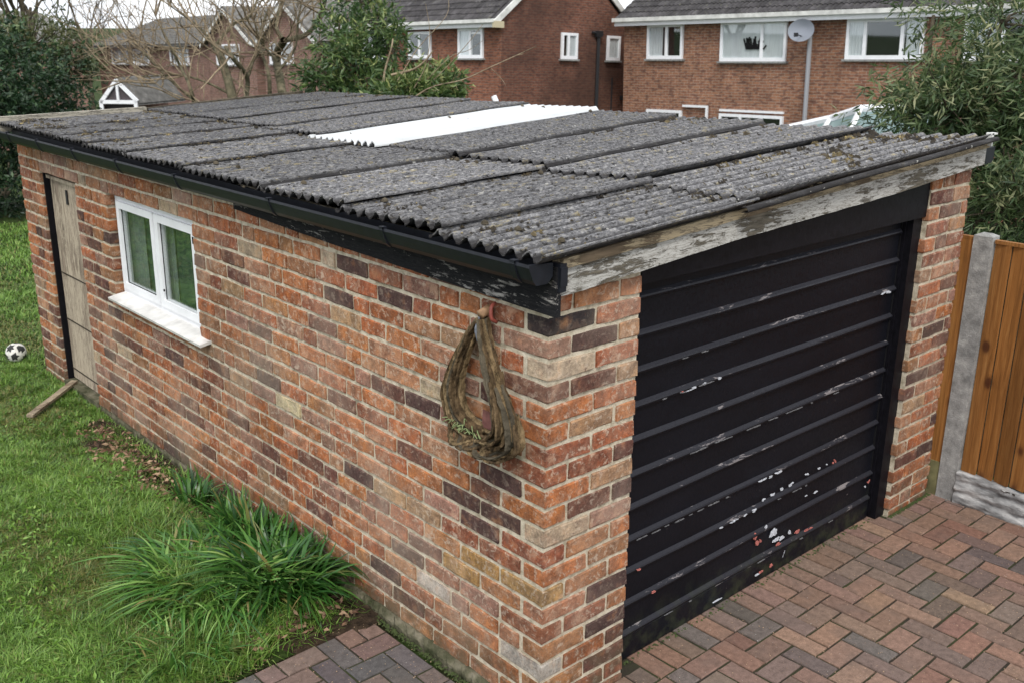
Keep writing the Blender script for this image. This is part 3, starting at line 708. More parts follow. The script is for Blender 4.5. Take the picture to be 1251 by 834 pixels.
for _ in range(2600):
    x = rnd.uniform(-.08, 2.8); y = rnd.uniform(-.05, 5); 
    if 2.16 < y < 2.74 and x > .8: continue
    ysk = float(skew(x, y)); pts.append((x, ysk, float(zroof(x, ysk))-.0135+.013*math.cos(2*math.pi*float(wave(y)))+.003)); szs.append(rnd.uniform(.004, .009)); cls.append(rnd.random())
o = crumbs('roof_moss', pts, szs, cls, M_MOSS); tag(o, 'dry moss crumbs scattered over the corrugated garage roof', 'moss', kind='stuff')

# far verge timber, barge board, fascia, header board
def board(name, mat, pts_top, pts_bot, axis_d, d0, d1, parent=G, rough=.0, n=1):
    """board given by its top and bottom edge polylines in the (s,z) plane, thickness along the other axis"""
    mb = MB(); m_ = len(pts_top); vs = []
    for (s1, z1), (s2, z2) in zip(pts_top, pts_bot):
        z1 += rnd.uniform(-rough, rough); z2 += rnd.uniform(-rough, rough)
        if axis_d == 'y': vs += [(s1, d0, z1), (s1, d1, z1), (s2, d1, z2), (s2, d0, z2)]
        else: vs += [(d0, s1, z1), (d1, s1, z1), (d1, s2, z2), (d0, s2, z2)]
    fs = [(0, 1, 2, 3), tuple((m_-1)*4+k for k in (3, 2, 1, 0))]
    for i in range(m_-1):
        for k in range(4): fs.append((i*4+k, (i+1)*4+k, (i+1)*4+(k+1) % 4, i*4+(k+1) % 4))
    return gp(mb.add(vs, fs).build(name, mat))
xs = np.linspace(-.10, 2.0, 14)
def far_board(xa, mat, dz):
    mb = MB(); vs = []
    for x in xa:
        yb = float(skew(x, 5.07))+.012; zt = float(zroof(x, yb))+dz; vs += [(x, yb, zt), (x, yb+.035, zt), (x, yb+.035, zt-.10), (x, yb, zt-.10)]
    m_ = len(xa); fs = [(0, 1, 2, 3), tuple((m_-1)*4+k for k in (3, 2, 1, 0))]+[(i*4+k, (i+1)*4+k, (i+1)*4+(k+1) % 4, i*4+(k+1) % 4) for i in range(m_-1) for k in range(4)]
    return gp(mb.add(vs, fs).build('verge_board', mat))
far_board(np.linspace(-.10, .9, 6), M_VERGE, .024); far_board(np.linspace(.902, 2.6, 14), M_BARKD, .016)
xs = np.linspace(0.0, 2.90, 40)
bb = lambda x: np.interp(x, [.05, .91, 2.1, 2.87], [1.604, 1.663, 1.719, 1.774]); bt = lambda x: float(zroof(x, -.06))-.035
mid_ = lambda x: bt(x)-.030
board('barge_board', M_BARGE, [(x, mid_(x)) for x in xs], [(x, float(bb(x))) for x in xs], 'y', -.045, -.012, rough=.0012)
board('barge_capping', M_BARGET, [(x+.001, bt(x)) for x in xs], [(x+.001, mid_(x)-.004) for x in xs], 'y', -.058, -.010, rough=.0015)
ys = np.linspace(-.052, 2.03, 26)
board('fascia_board', M_FASCIA, [(y, 1.70) for y in ys], [(y, float(np.interp(y, [-.05, .7, 1.37, 2.04], [1.540, 1.555, 1.568, 1.592]))) for y in ys], 'x', -.022, .0, rough=.0012)
ys = np.linspace(2.033, 5.1, 20)
board('fascia_board', M_BLACKW, [(y, 1.715) for y in ys], [(y, 1.655) for y in ys], 'x', -.022, .0, rough=.001)
gp(MB().box((.452, .012, 1.558), (2.486, .05, 1.76)).build('lintel_board', M_BLACKW))
gp(MB().box((.0, -.0, 1.655), (.45, .06, 1.70)).build('wall_plate', M_BLACKW))

# gutter with brackets
def gprof(x0, z0, w_=.098, h=.068):
    return [(x0, z0), (x0-.002, z0-.010), (x0+.006, z0-.030), (x0+.016, z0-.052), (x0+.03, z0-h), (x0+w_-.02, z0-h), (x0+w_, z0-h+.02), (x0+w_, z0-.006), (x0+w_-.004, z0-.006), (x0+w_-.006, z0-h+.022), (x0+w_-.024, z0-h+.005), (x0+.032, z0-h+.005), (x0+.010, z0-.030), (x0+.004, z0-.002)]
GX, GZ = -.128, 1.722
def gutter(name, y0, y1, x0, parent):
    P = gprof(x0, 0); n = 12; mb = MB(); vs = []; m_ = len(P)
    for i in range(n+1):
        y = y0+(y1-y0)*i/n; zz = GZ-.022*y/5.
        for px, pz in P: vs.append((px, y, zz+pz))
    fs = [(i*m_+k, i*m_+(k+1) % m_, (i+1)*m_+(k+1) % m_, (i+1)*m_+k) for i in range(n) for k in range(m_)]+[tuple(range(m_)), tuple(n*m_+k for k in reversed(range(m_)))]
    return gp(mb.add(vs, fs).build(name, M_GUTTER))
gut = gutter('gutter', -.035, 5.06, GX, G)
def bracket(y, wd=.022):
    P = [(a-.0035 if a < GX+.02 else a+.001, b+.003 if b > -.02 else b-.004) for a, b in gprof(GX, 0)]; zz = GZ-.022*y/5.
    mb = MB(); mb.prism(P, lambda p: (p[0], y-wd/2, zz+p[1]), lambda p: (p[0], y+wd/2, zz+p[1]))
    mb.box((GX-.005, y-wd/2, zz-.004), (GX+.014, y+wd/2, zz+.005)); return mb.build('bracket', M_GUTTER, gut)
for y in (.03, .717, 1.516, 2.40, 3.10, 3.72, 4.3, 4.85): bracket(y).matrix_parent_inverse = gut.matrix_world.inverted()
# end stop: rounded quadrant face
P = gprof(GX, 0)[:8]; zz = GZ
mb = MB(); mb.prism([(a, b) for a, b in P], lambda p: (p[0]-.001, -.045, zz+p[1]), lambda p: (p[0]-.001, -.035, zz+p[1])); mb.build('end_stop', M_GUTTER, gut)
gp(MB().box((-.016, -.062, 1.622), (.012, -.024, 1.712)).box((-.016, -.066, 1.640), (.013, -.060, 1.700)).build('fascia_end_cap', M_GUTTER))
mb = MB(); prof = [(2.935, 1.850), (2.935, 1.785), (2.95, 1.772), (3.01, 1.772), (3.03, 1.79), (3.03, 1.838), (3.036, 1.850)]
mb.prism(prof, lambda p: (p[0], -.03, p[1]), lambda p: (p[0], 5.6, p[1]-.09)); gp(mb.build('rear_gutter', M_GUTTER))
gp(MB().box((2.872, -.075, 1.868), (2.89, -.045, 1.93)).box((2.87, -.075, 1.92), (2.93, -.045, 1.928)).build('verge_clip', M_TRIMD))

# ---- garage door
GD = gp(empty('garage_door', (0, 0, 0))); GD.matrix_parent_inverse = Matrix.Translation((-1.45, 0, 0))
rz_ = [1.49-.1375*i for i in range(11)]; YD = .080
def dprof(zt, zi):
    return [(YD, zt), (YD, zi+.014), (YD-.013, zi+.005), (YD-.016, zi-.001), (YD-.014, zi-.009), (YD, zi-.013), (YD+.012, zi-.013), (YD+.012, zt)]
tops = [1.60]+[z-.0135 for z in rz_]
x0d, x1d = .44, 2.385
for i, zi in enumerate(rz_):
    mb = MB(); n = 8; vs = []; P = dprof(tops[i], zi)
    for k in range(n+1):
        x = x0d+(x1d-x0d)*k/n; bow = .003*math.sin(x*3.1+i*1.7)+rnd.uniform(-.0006, .0006)
        for a, b in P: vs.append((x, a+bow*(1 if a < YD+.005 else 0), b+rnd.uniform(-.0004, .0004)))
    m_ = len(P); fs = [(k*m_+q, k*m_+(q+1) % m_, (k+1)*m_+(q+1) % m_, (k+1)*m_+q) for k in range(n) for q in range(m_)]+[tuple(range(m_)), tuple(n*m_+q for q in reversed(range(m_)))]
    mb.add(vs, fs); mb.build('door_panel', M_DOOR, GD)
mb = MB().box((x0d, YD-.012, .004), (x1d, YD+.01, tops[-1]), j=0); mb.build('bottom_rail', M_DOOR, GD)
MB().box((2.405, .030, 0), (2.488, .075, 1.558)).build('door_post', M_BLACKW, GD); MB().box((2.386, .076, 0.0), (2.43, .12, 1.60)).build('door_post', M_DARK, GD)  # second block is a black filler for the dark gap beside the panels
MB().box((2.392, .060, .02), (2.402, .076, 1.57)).build('door_track', M_BLACKW, GD)
FLK = [0]
# bare patches where the paint has come off
def flake(x, z, w_, h, mat, slope=0., y=None):
    w_ *= 1.2; h *= 1.1; N_ = 3 if mat is M_FLAKEW else 2
    for q in range(N_): flake1(x+rnd.uniform(-.4, .4)*w_, z+rnd.uniform(-.3, .3)*h, w_*rnd.uniform(.35, .8), h*rnd.uniform(.35, .9), mat, 0, y)
def flake1(x, z, w_, h, mat, slope=0., y=None):
    n = 14; pts_ = []; sk = rnd.uniform(-.35, .35)
    for k in range(n):
        a = 2*math.pi*k/n; r1 = rnd.uniform(.55, 1.2); ca_, sa_ = math.cos(a), math.sin(a); q = max(abs(ca_), abs(sa_)); q = 1/(.55+.45*q)
        pts_.append((x+ca_*w_/2*r1*q+sa_*h*sk*1.2, z+sa_*h/2*r1*q))
    FLK[0] += 1; yy = (y if y is not None else YD-.0028-.003)-.00006*FLK[0]
    mb = MB(); mb.prism(pts_, lambda p: (p[0], yy, p[1]), lambda p: (p[0], yy+.004, p[1])); return mb.build('bare_patch', mat, GD)
def hitd(u, v, y=YD):
    d = Fv+RR*(u-625.5)/FPX-UU*(v-417)/FPX; t = (y-CAM[1])/d[1]; p = CAM+d*t; return p[0], p[2]
RIDGE = YD-.0195
for (u, v, w_, h, mt) in [(848, 471, .030, .007, 'w'), (862, 466, .02, .008, 'w'), (877, 461, .034, .011, 'w'), (836, 476, .016, .006, 'r'), (1087, 352, .045, .012, 'w'), (900, 627, .03, .008, 'w'),
                          (912, 621, .02, .010, 'w'), (923, 615, .022, .012, 'w'), (934, 609, .02, .011, 'w'), (944, 603, .022, .013, 'w'), (955, 597, .022, .012, 'w'), (967, 591, .028, .015, 'w'), (986, 579, .026, .014, 'w'), (1000, 572, .018, .010, 'w'), (1010, 567, .012, .006, 'w'), (1019, 564, .018, .024, 'r'),
                          (985, 605, .014, .006, 'w'), (997, 600, .026, .008, 'w'), (1080, 352, .02, .009, 'w'), (798, 722, .03, .012, 'r'), (779, 700, .022, .010, 'r'), (875, 733, .045, .009, 'w'), (930, 697, .03, .014, 'r'), (942, 690, .022, .02, 'r'), (924, 702, .03, .010, 'w'),
                          (895, 630, .03, .006, 'w'), (880, 637, .03, .005, 'w'), (1061, 588, .02, .016, 'r'), (1056, 594, .012, .008, 'w')]:
    x, z = hitd(u, v, RIDGE); zi = min(rz_, key=lambda q: abs(q-z)); 
    if abs(zi-z) < .03: z = zi-.002
    flake(x, z, w_, h, M_FLAKEW if mt == 'w' else M_FLAKER, y=RIDGE+.001)
for (u, v, w_, h, mt) in [(942, 650, .05, .04, 'w'), (950, 656, .06, .022, 'w'), (934, 643, .02, .03, 'w'), (920, 655, .022, .05, 'r'), (925, 662, .03, .03, 'r'), (970, 648, .04, .022, 'r'), (985, 646, .05, .018, 'r'), (962, 650, .02, .03, 'w'), (946, 664, .05, .016, 'r'), (955, 675, .012, .04, 'w')]:
    x, z = hitd(u, v); flake(x, z, w_, h, M_FLAKEW if mt == 'w' else M_FLAKER)

def scrape(i, xa, xb, mt, dens=.6, h=.0035):
    x = xa
    while x < xb:
        w_ = rnd.uniform(.012, .06)
        if rnd.random() < dens: flake1(x+w_/2, rz_[i]-.002+rnd.uniform(-.0015, .002), w_, h*rnd.uniform(.5, 1.5), mt, 0, RIDGE+.001)
        x += w_*.9
M_DULLW = m_simple('dull scraped undercoat', (.13, .13, .135), .6, .3, 120, .5)
for i, xa, xb, dn in ((2, .72, .92, .4), (3, .66, .92, .4), (5, .8, 1.9, .45), (7, .55, 1.15, .6), (8, 1.5, 1.75, .4), (10, .60, 2.0, .16)): scrape(i, xa, xb, M_DULLW, dn, .004)
scrape(3, .72, .86, M_FLAKEW, .35, .006); scrape(7, 1.20, 1.60, M_FLAKEW, .35, .009)
# ---- garage window
WN = gp(empty('window', (0, 0, 0))); WN.matrix_parent_inverse = Matrix.Translation((-1.45, 0, 0))
def frame_yz(y0, y1, z0, z1, t, x0, x1, name, parent, mat=M_UPVC, tb=None):
    mb = MB(); tb = tb or t
    mb.box((x0, y0, z0), (x1, y1, z0+tb)); mb.box((x0, y0, z1-t), (x1, y1, z1)); mb.box((x0, y0, z0+tb), (x1, y0+t, z1-t)); mb.box((x0, y1-t, z0+tb), (x1, y1, z1-t))
    return mb.build(name, mat, parent)
frame_yz(2.545, 3.605, .872, 1.452, .034, .045, .095, 'window_frame', WN)
MB().box((.046, 3.062, .906), (.094, 3.078, 1.418)).build('mullion', M_UPVC, WN)
s1 = frame_yz(3.078, 3.572, .907, 1.417, .038, .032, .070, 'sash', WN); s2 = frame_yz(2.578, 3.062, .907, 1.417, .042, .032, .070, 'sash', WN)
for s_, (a, b) in ((s1, (3.112, 3.538)), (s2, (2.616, 3.024))):
    MB().box((.050, a, .940), (.056, b, 1.382)).build('pane', M_GLASS, s_)
    frame_yz(a+.002, b-.002, .943, 1.380, .006, .0465, .0495, 'gasket', s_, M_DARK)
MB().box((.028, 3.0, 1.0), (.034, 3.008, 1.012)).box((.027, 2.59, 1.33), (.033, 2.598, 1.365)).build('latch', M_DARK, s2)
mb = MB(); mb.prism([(.05, .858), (-.055, .842), (-.058, .856), (.0, .868), (.05, .874)], lambda p: (p[0], 2.425, p[1]), lambda p: (p[0], 3.60, p[1]+.004)); mb.build('sill', m_simple('dirty white sill', (.66, .65, .62), .5, .3, 12, .22), WN)
# net curtains hang just inside
def curtain(y0, y1, z0, z1, x, parent, mat=M_CURTAIN, fold=.012, n=26, axis='y'):
    mb = MB(); vs = []
    for i in range(n+1):
        y = y0+(y1-y0)*i/n; d = fold*math.sin(i*1.9)+fold*.5*math.sin(i*.7)
        vs += ([(x+d, y, z0), (x+d, y, z1)] if axis == 'y' else [(y, x+d, z0), (y, x+d, z1)])
    fs = [(2*i, 2*i+2, 2*i+3, 2*i+1) for i in range(n)]; return mb.add(vs, fs).build('curtain', mat, parent, smooth=True)
M_NET = m_simple('grey green net', (.16, .20, .18), .9, .1, 20, .2, stretch=(1, 5, .1)); curtain(3.36, 3.58, .90, 1.43, .102, WN, M_NET, fold=.004); curtain(2.975, 3.06, .9, 1.43, .102, WN, M_NET, fold=.004)
MB().box((.112, 2.50, .86), (.116, 3.65, 1.46)).build('tint_plane', m_simple('dark green blind', (.045, .085, .055), .9, .1), WN)  # green sheet added behind the panes to give the glass its tone

# ---- side door of old boards
SD = gp(empty('side_door', (0, 0, 0))); SD.matrix_parent_inverse = Matrix.Translation((-1.45, 0, 0))
yy = 4.125
for i, wd in enumerate((.195, .190, .185)):
    MB().box((.050+.0015*i, yy, .055), (.068, yy+wd-.004, 1.415-.004*i), j=.001).build('board', M_OLDWOOD, SD); yy += wd
MB().box((.018, 4.702, .03), (.085, 4.716, 1.455)).build('door_post', M_BLACKW, SD)
MB().box((.030, 4.125, 1.418), (.070, 4.695, 1.438)).build('head_strip', M_OLDWOOD, SD)
for z in (.79, .47, .12):
    MB().box((.0478, 4.13, z), (.0500, 4.69, z+.008)).build('crack_strip', m_simple('dark gap', (.05, .04, .03), .9, .1) if z == .79 else bpy.data.materials['dark gap'], SD)  # dark strips painted in for the shade of open cracks, no battens
MB().box((.043, 4.39, 1.28), (.050, 4.415, 1.37)).build('hasp', M_BLACKP, SD)
MB().box((-.012, 4.12, -.02), (.098, 4.71, .045), j=.003).build('threshold', M_PLINTH, SD)

# wall vent scar and holes
# ------------------------------------------------------------------ hanging bark planter on the side wall
HB = empty('hanging_planter', (-.01, .27, 1.00)); tag(HB, 'teardrop planter of dried bark strips hanging on the brick wall', 'planter')
def hbp(o): o.parent = HB; o.matrix_parent_inverse = Matrix.Translation((.01, -.27, -1.00)); return o
def spline(P, n):
    P = [Vector(p) for p in P]; P = [P[0]*2-P[1]]+P+[P[-1]*2-P[-2]]; out_ = []
    for i in range(1, len(P)-2):
        for k in range(n):
            t = k/n; a, b, c_, d = P[i-1:i+3]
            out_.append(.5*((2*b)+(c_-a)*t+(2*a-5*b+4*c_-d)*t*t+(3*b-a-3*c_+d)*t**3))
    out_.append(P[-2]); return out_
def strip(path, w0, w1, th, mat, name, wob=.004):
    """flat bark strip following a path, its width lying away from the wall"""
    mb = MB(); vs = []; pts_ = spline(path, 5); n = len(pts_)
    for i, p in enumerate(pts_):
        t = i/(n-1); wd = (w0+(w1-w0)*math.sin(math.pi*min(1, t*1.0))**.7)*rnd.uniform(.85, 1.12); tan = (pts_[min(i+1, n-1)]-pts_[max(0, i-1)]).normalized()
        nrm = Vector((-1, 0, 0)); sd_ = tan.cross(nrm).normalized(); p = p+Vector((rnd.uniform(-wob, wob)*.5, rnd.uniform(-wob, wob)*.5, 0))
        for a, b in ((-1, -1), (1, -1), (1.0, .6), (.2, 1.2), (-1, .8)): vs.append(p+sd_*a*th/2+nrm*b*wd/2)
    fs = [(i*5+k, i*5+(k+1) % 5, (i+1)*5+(k+1) % 5, (i+1)*5+k) for i in range(n-1) for k in range(5)]+[(0, 1, 2, 3, 4), tuple((n-1)*5+k for k in (4, 3, 2, 1, 0))]
    return hbp(mb.add(vs, fs).build(name, mat))
apex = (-.035, .285, 1.47)
Lp = [(.285, 1.47), (.335, 1.40), (.40, 1.27), (.43, 1.17), (.40, 1.075), (.33, 1.03), (.25, 1.015)]
Rp = [(.27, 1.47), (.235, 1.38), (.185, 1.27), (.13, 1.17), (.12, 1.08), (.18, 1.025), (.26, 1.01)]
MSTR = [M_BASKET, M_STRIPL, M_BASKET, M_BARKD]
def limb(Q, n, kin, kout, top, dmax):
    for i in range(n):
        o_ = i/(n-1); off = -.016-dmax*((i*5) % n)/n; k = kin+(kout-kin)*o_; a0 = rnd.choice([0, 0, 0, 1]); a1 = len(Q)-rnd.choice([0, 0, 1, 1])
        pp = [(off-.035*math.sin(math.pi*t/6.)*(.4+.6*(1-o_)), .28+(y-.28)*k+rnd.uniform(-.003, .003), top+(z-top)*(.86+.17*o_)) for t, (y, z) in enumerate(Q)][a0:a1]
        strip(pp, .008, rnd.uniform(.014, .026), rnd.uniform(.007, .012), MSTR[(i*3+rnd.randint(0, 1)) % 4], 'bark_strip', .004)
limb(Lp, 15, .62, 1.18, 1.47, .055); limb(Rp, 13, .62, 1.18, 1.475, .05); limb(Rp[2:], 13, .76, 1.36, 1.475, .08)
for i in range(11):
    y0_ = .15+.022*i; strip([(-.03, y0_+.09, 1.055+rnd.uniform(-.01, .01)), (-.075-.02*rnd.random(), y0_+.04, 1.02), (-.10, y0_-.01, 1.0+.02*rnd.random()), (-.06, y0_-.06, 1.04)], .008, .018, .011, MSTR[i % 4], 'bark_strip')
mb = MB()
for i in range(26):
    a = rnd.uniform(.27, .39); z = 1.05+rnd.uniform(-.01, .03); hh = rnd.uniform(.005, .035); dy = rnd.uniform(-.07, .07)
    mb.tube(spline([(-.05, a, z-.01), (-.075, a+dy*.5, z+hh), (-.085, a+dy, z+hh*.3)], 4), .0017, 5)
hbp(mb.build('green_shoots', M_SPROUT, smooth=True))
mb = MB().tube(spline([(-.045, .285, 1.475), (-.07, .268, 1.42), (-.06, .235, 1.36), (-.055, .225, 1.33)], 5), .004, 6).tube(spline([(-.03, .29, 1.48), (-.065, .28, 1.44), (-.07, .262, 1.40)], 4), .004, 6); hbp(mb.build('hanging_cord', M_STRAPG, smooth=True))
mb = MB().tube([(-.005, .275, 1.50), (-.05, .275, 1.485)], .016, 10); hbp(mb.build('cork_peg', M_TERRA, smooth=True))
mb = MB().tube(spline([(-.01, .245, 1.525), (-.035, .235, 1.515), (-.04, .228, 1.48), (-.02, .225, 1.465)], 4), .0065, 8); hbp(mb.build('red_hook', M_REDPL, smooth=True))
mb = MB().box((-.03, .20, 1.08), (-.012, .29, 1.14), j=.006); hbp(mb.build('old_root_ball', m_simple('dull plum pot shard', (.17, .075, .065), .8, .2, 40, .3)))

# ------------------------------------------------------------------ football and plank on the grass
FB = empty('football', (-.10, 5.42, 0)); tag(FB, 'scuffed white and black football lying on the lawn', 'ball')
import bmesh
bm = bmesh.new(); bmesh.ops.create_icosphere(bm, subdivisions=3, radius=.072); me = bpy.data.meshes.new('ball'); bm.to_mesh(me); bm.free(); me.materials.append(M_FBALL); me.materials.append(M_FBALLD)
ico = [Vector(v) for v in ((0, 1, 1.618), (0, -1, 1.618), (0, 1, -1.618), (0, -1, -1.618), (1, 1.618, 0), (-1, 1.618, 0), (1, -1.618, 0), (-1, -1.618, 0), (1.618, 0, 1), (-1.618, 0, 1), (1.618, 0, -1), (-1.618, 0, -1))]
for p in me.polygons:
    d = max(Vector(p.center).normalized().dot(v.normalized()) for v in ico); p.material_index = 1 if d > .93 else 0; p.use_smooth = True
o = link('leather_panel', me, FB, (0, 0, .078), (.4, .3, .2)); 
a_, b_ = Vector((.02, 4.60, .045)), Vector((-.40, 4.21, .018)); d_ = (b_-a_); ln = d_.length; ux = d_.normalized(); uz = Vector((0, 0, 1)); uy = uz.cross(ux).normalized()
o = MB().obox(a_-uy*.0225, ux, uy, ux.cross(uy), ln, .045, .018).build('timber_plank', M_PLANK); tag(o, 'grey weathered timber offcut leaning from side door step onto grass', 'plank')

# ------------------------------------------------------------------ fence beside the right pier
FN = empty('timber_fence', (2.93, -.1, 0)); tag(FN, 'orange brown feather edge fence on concrete posts beside garage', 'fence')
def fp(o): o.parent = FN; o.matrix_parent_inverse = Matrix.Translation((-2.93, .1, 0)); return o
for (py, mt) in ((-.136, M_CONC), (-2.1, M_CONC)):
    mb = MB(); mb.box((2.912, py, -.1), (2.99, py+.095, 1.425)); mb.add([(2.912, py, 1.425), (2.99, py, 1.425), (2.99, py+.095, 1.425), (2.912, py+.095, 1.425), (2.93, py+.025, 1.437), (2.965, py+.025, 1.437), (2.965, py+.07, 1.437), (2.93, py+.07, 1.437)], [(0, 1, 5, 4), (1, 2, 6, 5), (2, 3, 7, 6), (3, 0, 4, 7), (4, 5, 6, 7)])
    fp(mb.build('post', mt))
y = -.140
while y > -2.09:
    wd = rnd.uniform(.074, .088); wd = min(wd, y+2.1)
    if wd < .02: break
    mb = MB(); mb.add([(2.945, y, .17), (2.949, y, .17), (2.924, y-wd+.005, .17), (2.944, y-wd+.005, .17), (2.945, y, 1.395), (2.949, y, 1.395), (2.924, y-wd+.005, 1.395), (2.944, y-wd+.005, 1.395)], [(0, 2, 6, 4), (1, 5, 7, 3), (0, 4, 5, 1), (2, 3, 7, 6), (4, 6, 7, 5)])
    fp(mb.build('board', M_FENCE)); y -= wd
fp(MB().box((2.951, -2.09, .30), (2.975, -.142, .38)).box((2.951, -2.09, 1.2), (2.975, -.142, 1.28)).box((2.9505, -2.09, .19), (2.954, -.142, 1.39)).build('rails_and_backing', M_BARKD))  # two rails plus an added dark sheet that keeps the board gaps black
y = -.038
for _ in range(6):
    fp(MB().box((2.925, y, .19), (2.94, y+.088, 1.395)).build('board', M_FENCE)); y += .09
fp(MB().box((2.918, -.040, -.06), (2.95, .5, .19)).build('gravel_board', M_CONCG))
fp(MB().box((2.926, -2.095, 1.396), (2.955, -.142, 1.413)).box((2.926, -.036, 1.396), (2.955, .52, 1.413)).build('capping_rail', M_FENCE))
# rock faced gravel board: three rough courses
ny, nz_ = 130, 22; Yg, Zg = np.meshgrid(np.linspace(-2.09, -.138, ny), np.linspace(-.03, .178, nz_)); 
lay_ = (Zg+.03)/.208*3+.22*np.sin(Yg*5.1)+.13*np.sin(Yg*13+1.)
Xg = 2.918-.018*np.abs(np.sin(np.pi*lay_))**.6+.006*np.sin(Yg*41+Zg*90)*np.sin(Yg*17-Zg*60)+rng.uniform(-.003, .003, Yg.shape)
Zg2 = Zg+(Zg > .16)*(.014*np.sin(Yg*6+1)+.008*np.sin(Yg*17))
v = np.stack([Xg.ravel(), Yg.ravel(), Zg2.ravel()], 1); v2 = v.copy(); v2[:, 0] = 2.95; j, i = np.meshgrid(np.arange(nz_-1), np.arange(ny-1), indexing='ij'); a = (j*ny+i).ravel()
f = np.stack([a, a+ny, a+ny+1, a+1], 1); tp = (nz_-1)*ny+np.arange(ny-1); N = len(v); f = np.concatenate([f, f[:, ::-1]+N, np.stack([tp, tp+N, tp+1+N, tp+1], 1)])
M_ROCK = (lambda a: (a.color(a.ramp(a.noise(20, 6, stretch=(1, .35, 1)), [(.3, (.10, .10, .10)), (.5, (.28, .28, .28)), (.7, (.55, .55, .54))])).bump(a.noise(60, 5, stretch=(1, .4, 1)), .008), a.m)[1])(Mat('rock faced concrete', .95, .1))
fp(link('gravel_board', np_mesh('gravel_board', np.concatenate([v, v2]), f, M_ROCK, False)))

# ------------------------------------------------------------------ foliage tools
def leaf_cloud(P, Dirs, Lr, Wr, cval, droop=.2):
    """one folded rhombus per leaf: P base points, Dirs growth directions"""
    n = len(P); L_ = rng.uniform(*Lr, n)[:, None]; W_ = rng.uniform(*Wr, n)[:, None]
    D = Dirs/np.maximum(np.linalg.norm(Dirs, axis=1, keepdims=True), 1e-6); D[:, 2] -= droop*rng.random(n); D /= np.linalg.norm(D, axis=1, keepdims=True)
    r_ = rng.normal(size=(n, 3)); S = np.cross(D, r_); S /= np.maximum(np.linalg.norm(S, axis=1, keepdims=True), 1e-6); Nn = np.cross(D, S)
    V = np.empty((n, 4, 3)); V[:, 0] = P; V[:, 1] = P+D*L_*.45+S*W_/2+Nn*W_*.15; V[:, 2] = P+D*L_-Nn*L_*.08; V[:, 3] = P+D*L_*.45-S*W_/2+Nn*W_*.15
    q = (np.arange(n)*4)[:, None]; F_ = np.concatenate([q+[0, 1, 2], q+[0, 2, 3]]); C_ = np.repeat(cval, 4)[:, None]*np.ones(3)
    return V.reshape(-1, 3), F_, C_
def leafy(name, label, cat, base, lobes, nsprig, per, Lr, Wr, mat, bark, trunk_r=.06, group=None, sprig=.16, shell=.55, droop=.25, tone=.45, stem_n=40):
    """lobes: (centre, radii, weight). Each sprig is a short twig with leaves along it; limbs run from the trunk to the lobes"""
    T = empty(name, base); tag(T, label, cat, group)
    ws = np.array([l[2] for l in lobes], float); ws /= ws.sum(); idx = rng.choice(len(lobes), nsprig, p=ws)
    u = rng.normal(size=(nsprig, 3)); u /= np.linalg.norm(u, axis=1, keepdims=True); rr = rng.uniform(shell, 1., nsprig)[:, None]**.8
    C0 = np.array([tuple(l[0]) for l in lobes]); R0_ = np.array([l[1] for l in lobes])
    lump = 1+.22*np.sin(u[:, :1]*7+idx[:, None])+.18*np.sin(u[:, 1:2]*9+2*idx[:, None])
    T0 = C0[idx]+u*R0_[idx]*rr*lump
    outd = u*np.array([1, 1, .8])+rng.normal(0, .55, (nsprig, 3))+np.array([0, 0, .35]); outd /= np.linalg.norm(outd, axis=1, keepdims=True)
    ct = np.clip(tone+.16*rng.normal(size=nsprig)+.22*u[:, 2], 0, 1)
    t = rng.random((nsprig, per)); P = T0[:, None, :]+outd[:, None, :]*t[..., None]*sprig+rng.normal(0, sprig*.07, (nsprig, per, 3))
    Dl = outd[:, None, :]*.8+rng.normal(0, .75, (nsprig, per, 3)); cv = np.clip(ct[:, None]+rng.normal(0, .12, (nsprig, per))+(rng.random((nsprig, per)) < .03)*.4, 0, 1)
    V, F_, C_ = leaf_cloud(P.reshape(-1, 3), Dl.reshape(-1, 3), Lr, Wr, cv.ravel(), droop)
    cr_ = link('crown', np_mesh('crown', V, F_, mat, colors=C_), T); cr_.matrix_parent_inverse = Matrix.Translation(-Vector(base))
    mb = MB(); b0 = Vector(base)
    for (c_, r_, w_) in lobes:
        c_ = Vector(c_); m1 = b0.lerp(c_, .5)+Vector((rnd.uniform(-.1, .1), rnd.uniform(-.1, .1), .1*(c_-b0).length*.3))
        mb.tube(spline([b0, m1, c_], 4), list(np.linspace(trunk_r, trunk_r*.25, 9)), 6)
    order = rng.permutation(nsprig)[:stem_n]
    for i in order:
        c_ = Vector(C0[idx[i]]); p = Vector(T0[i]); mb.tube(spline([c_, c_.lerp(p, .5)+Vector((rnd.uniform(-.05, .05), rnd.uniform(-.05, .05), rnd.uniform(-.05, .1))), p+Vector(outd[i])*sprig], 3), list(np.linspace(trunk_r*.28, trunk_r*.06, 7)), 4)
    tk = mb.build('trunk', bark, T, smooth=True); tk.matrix_parent_inverse = Matrix.Translation(-Vector(base)); return T

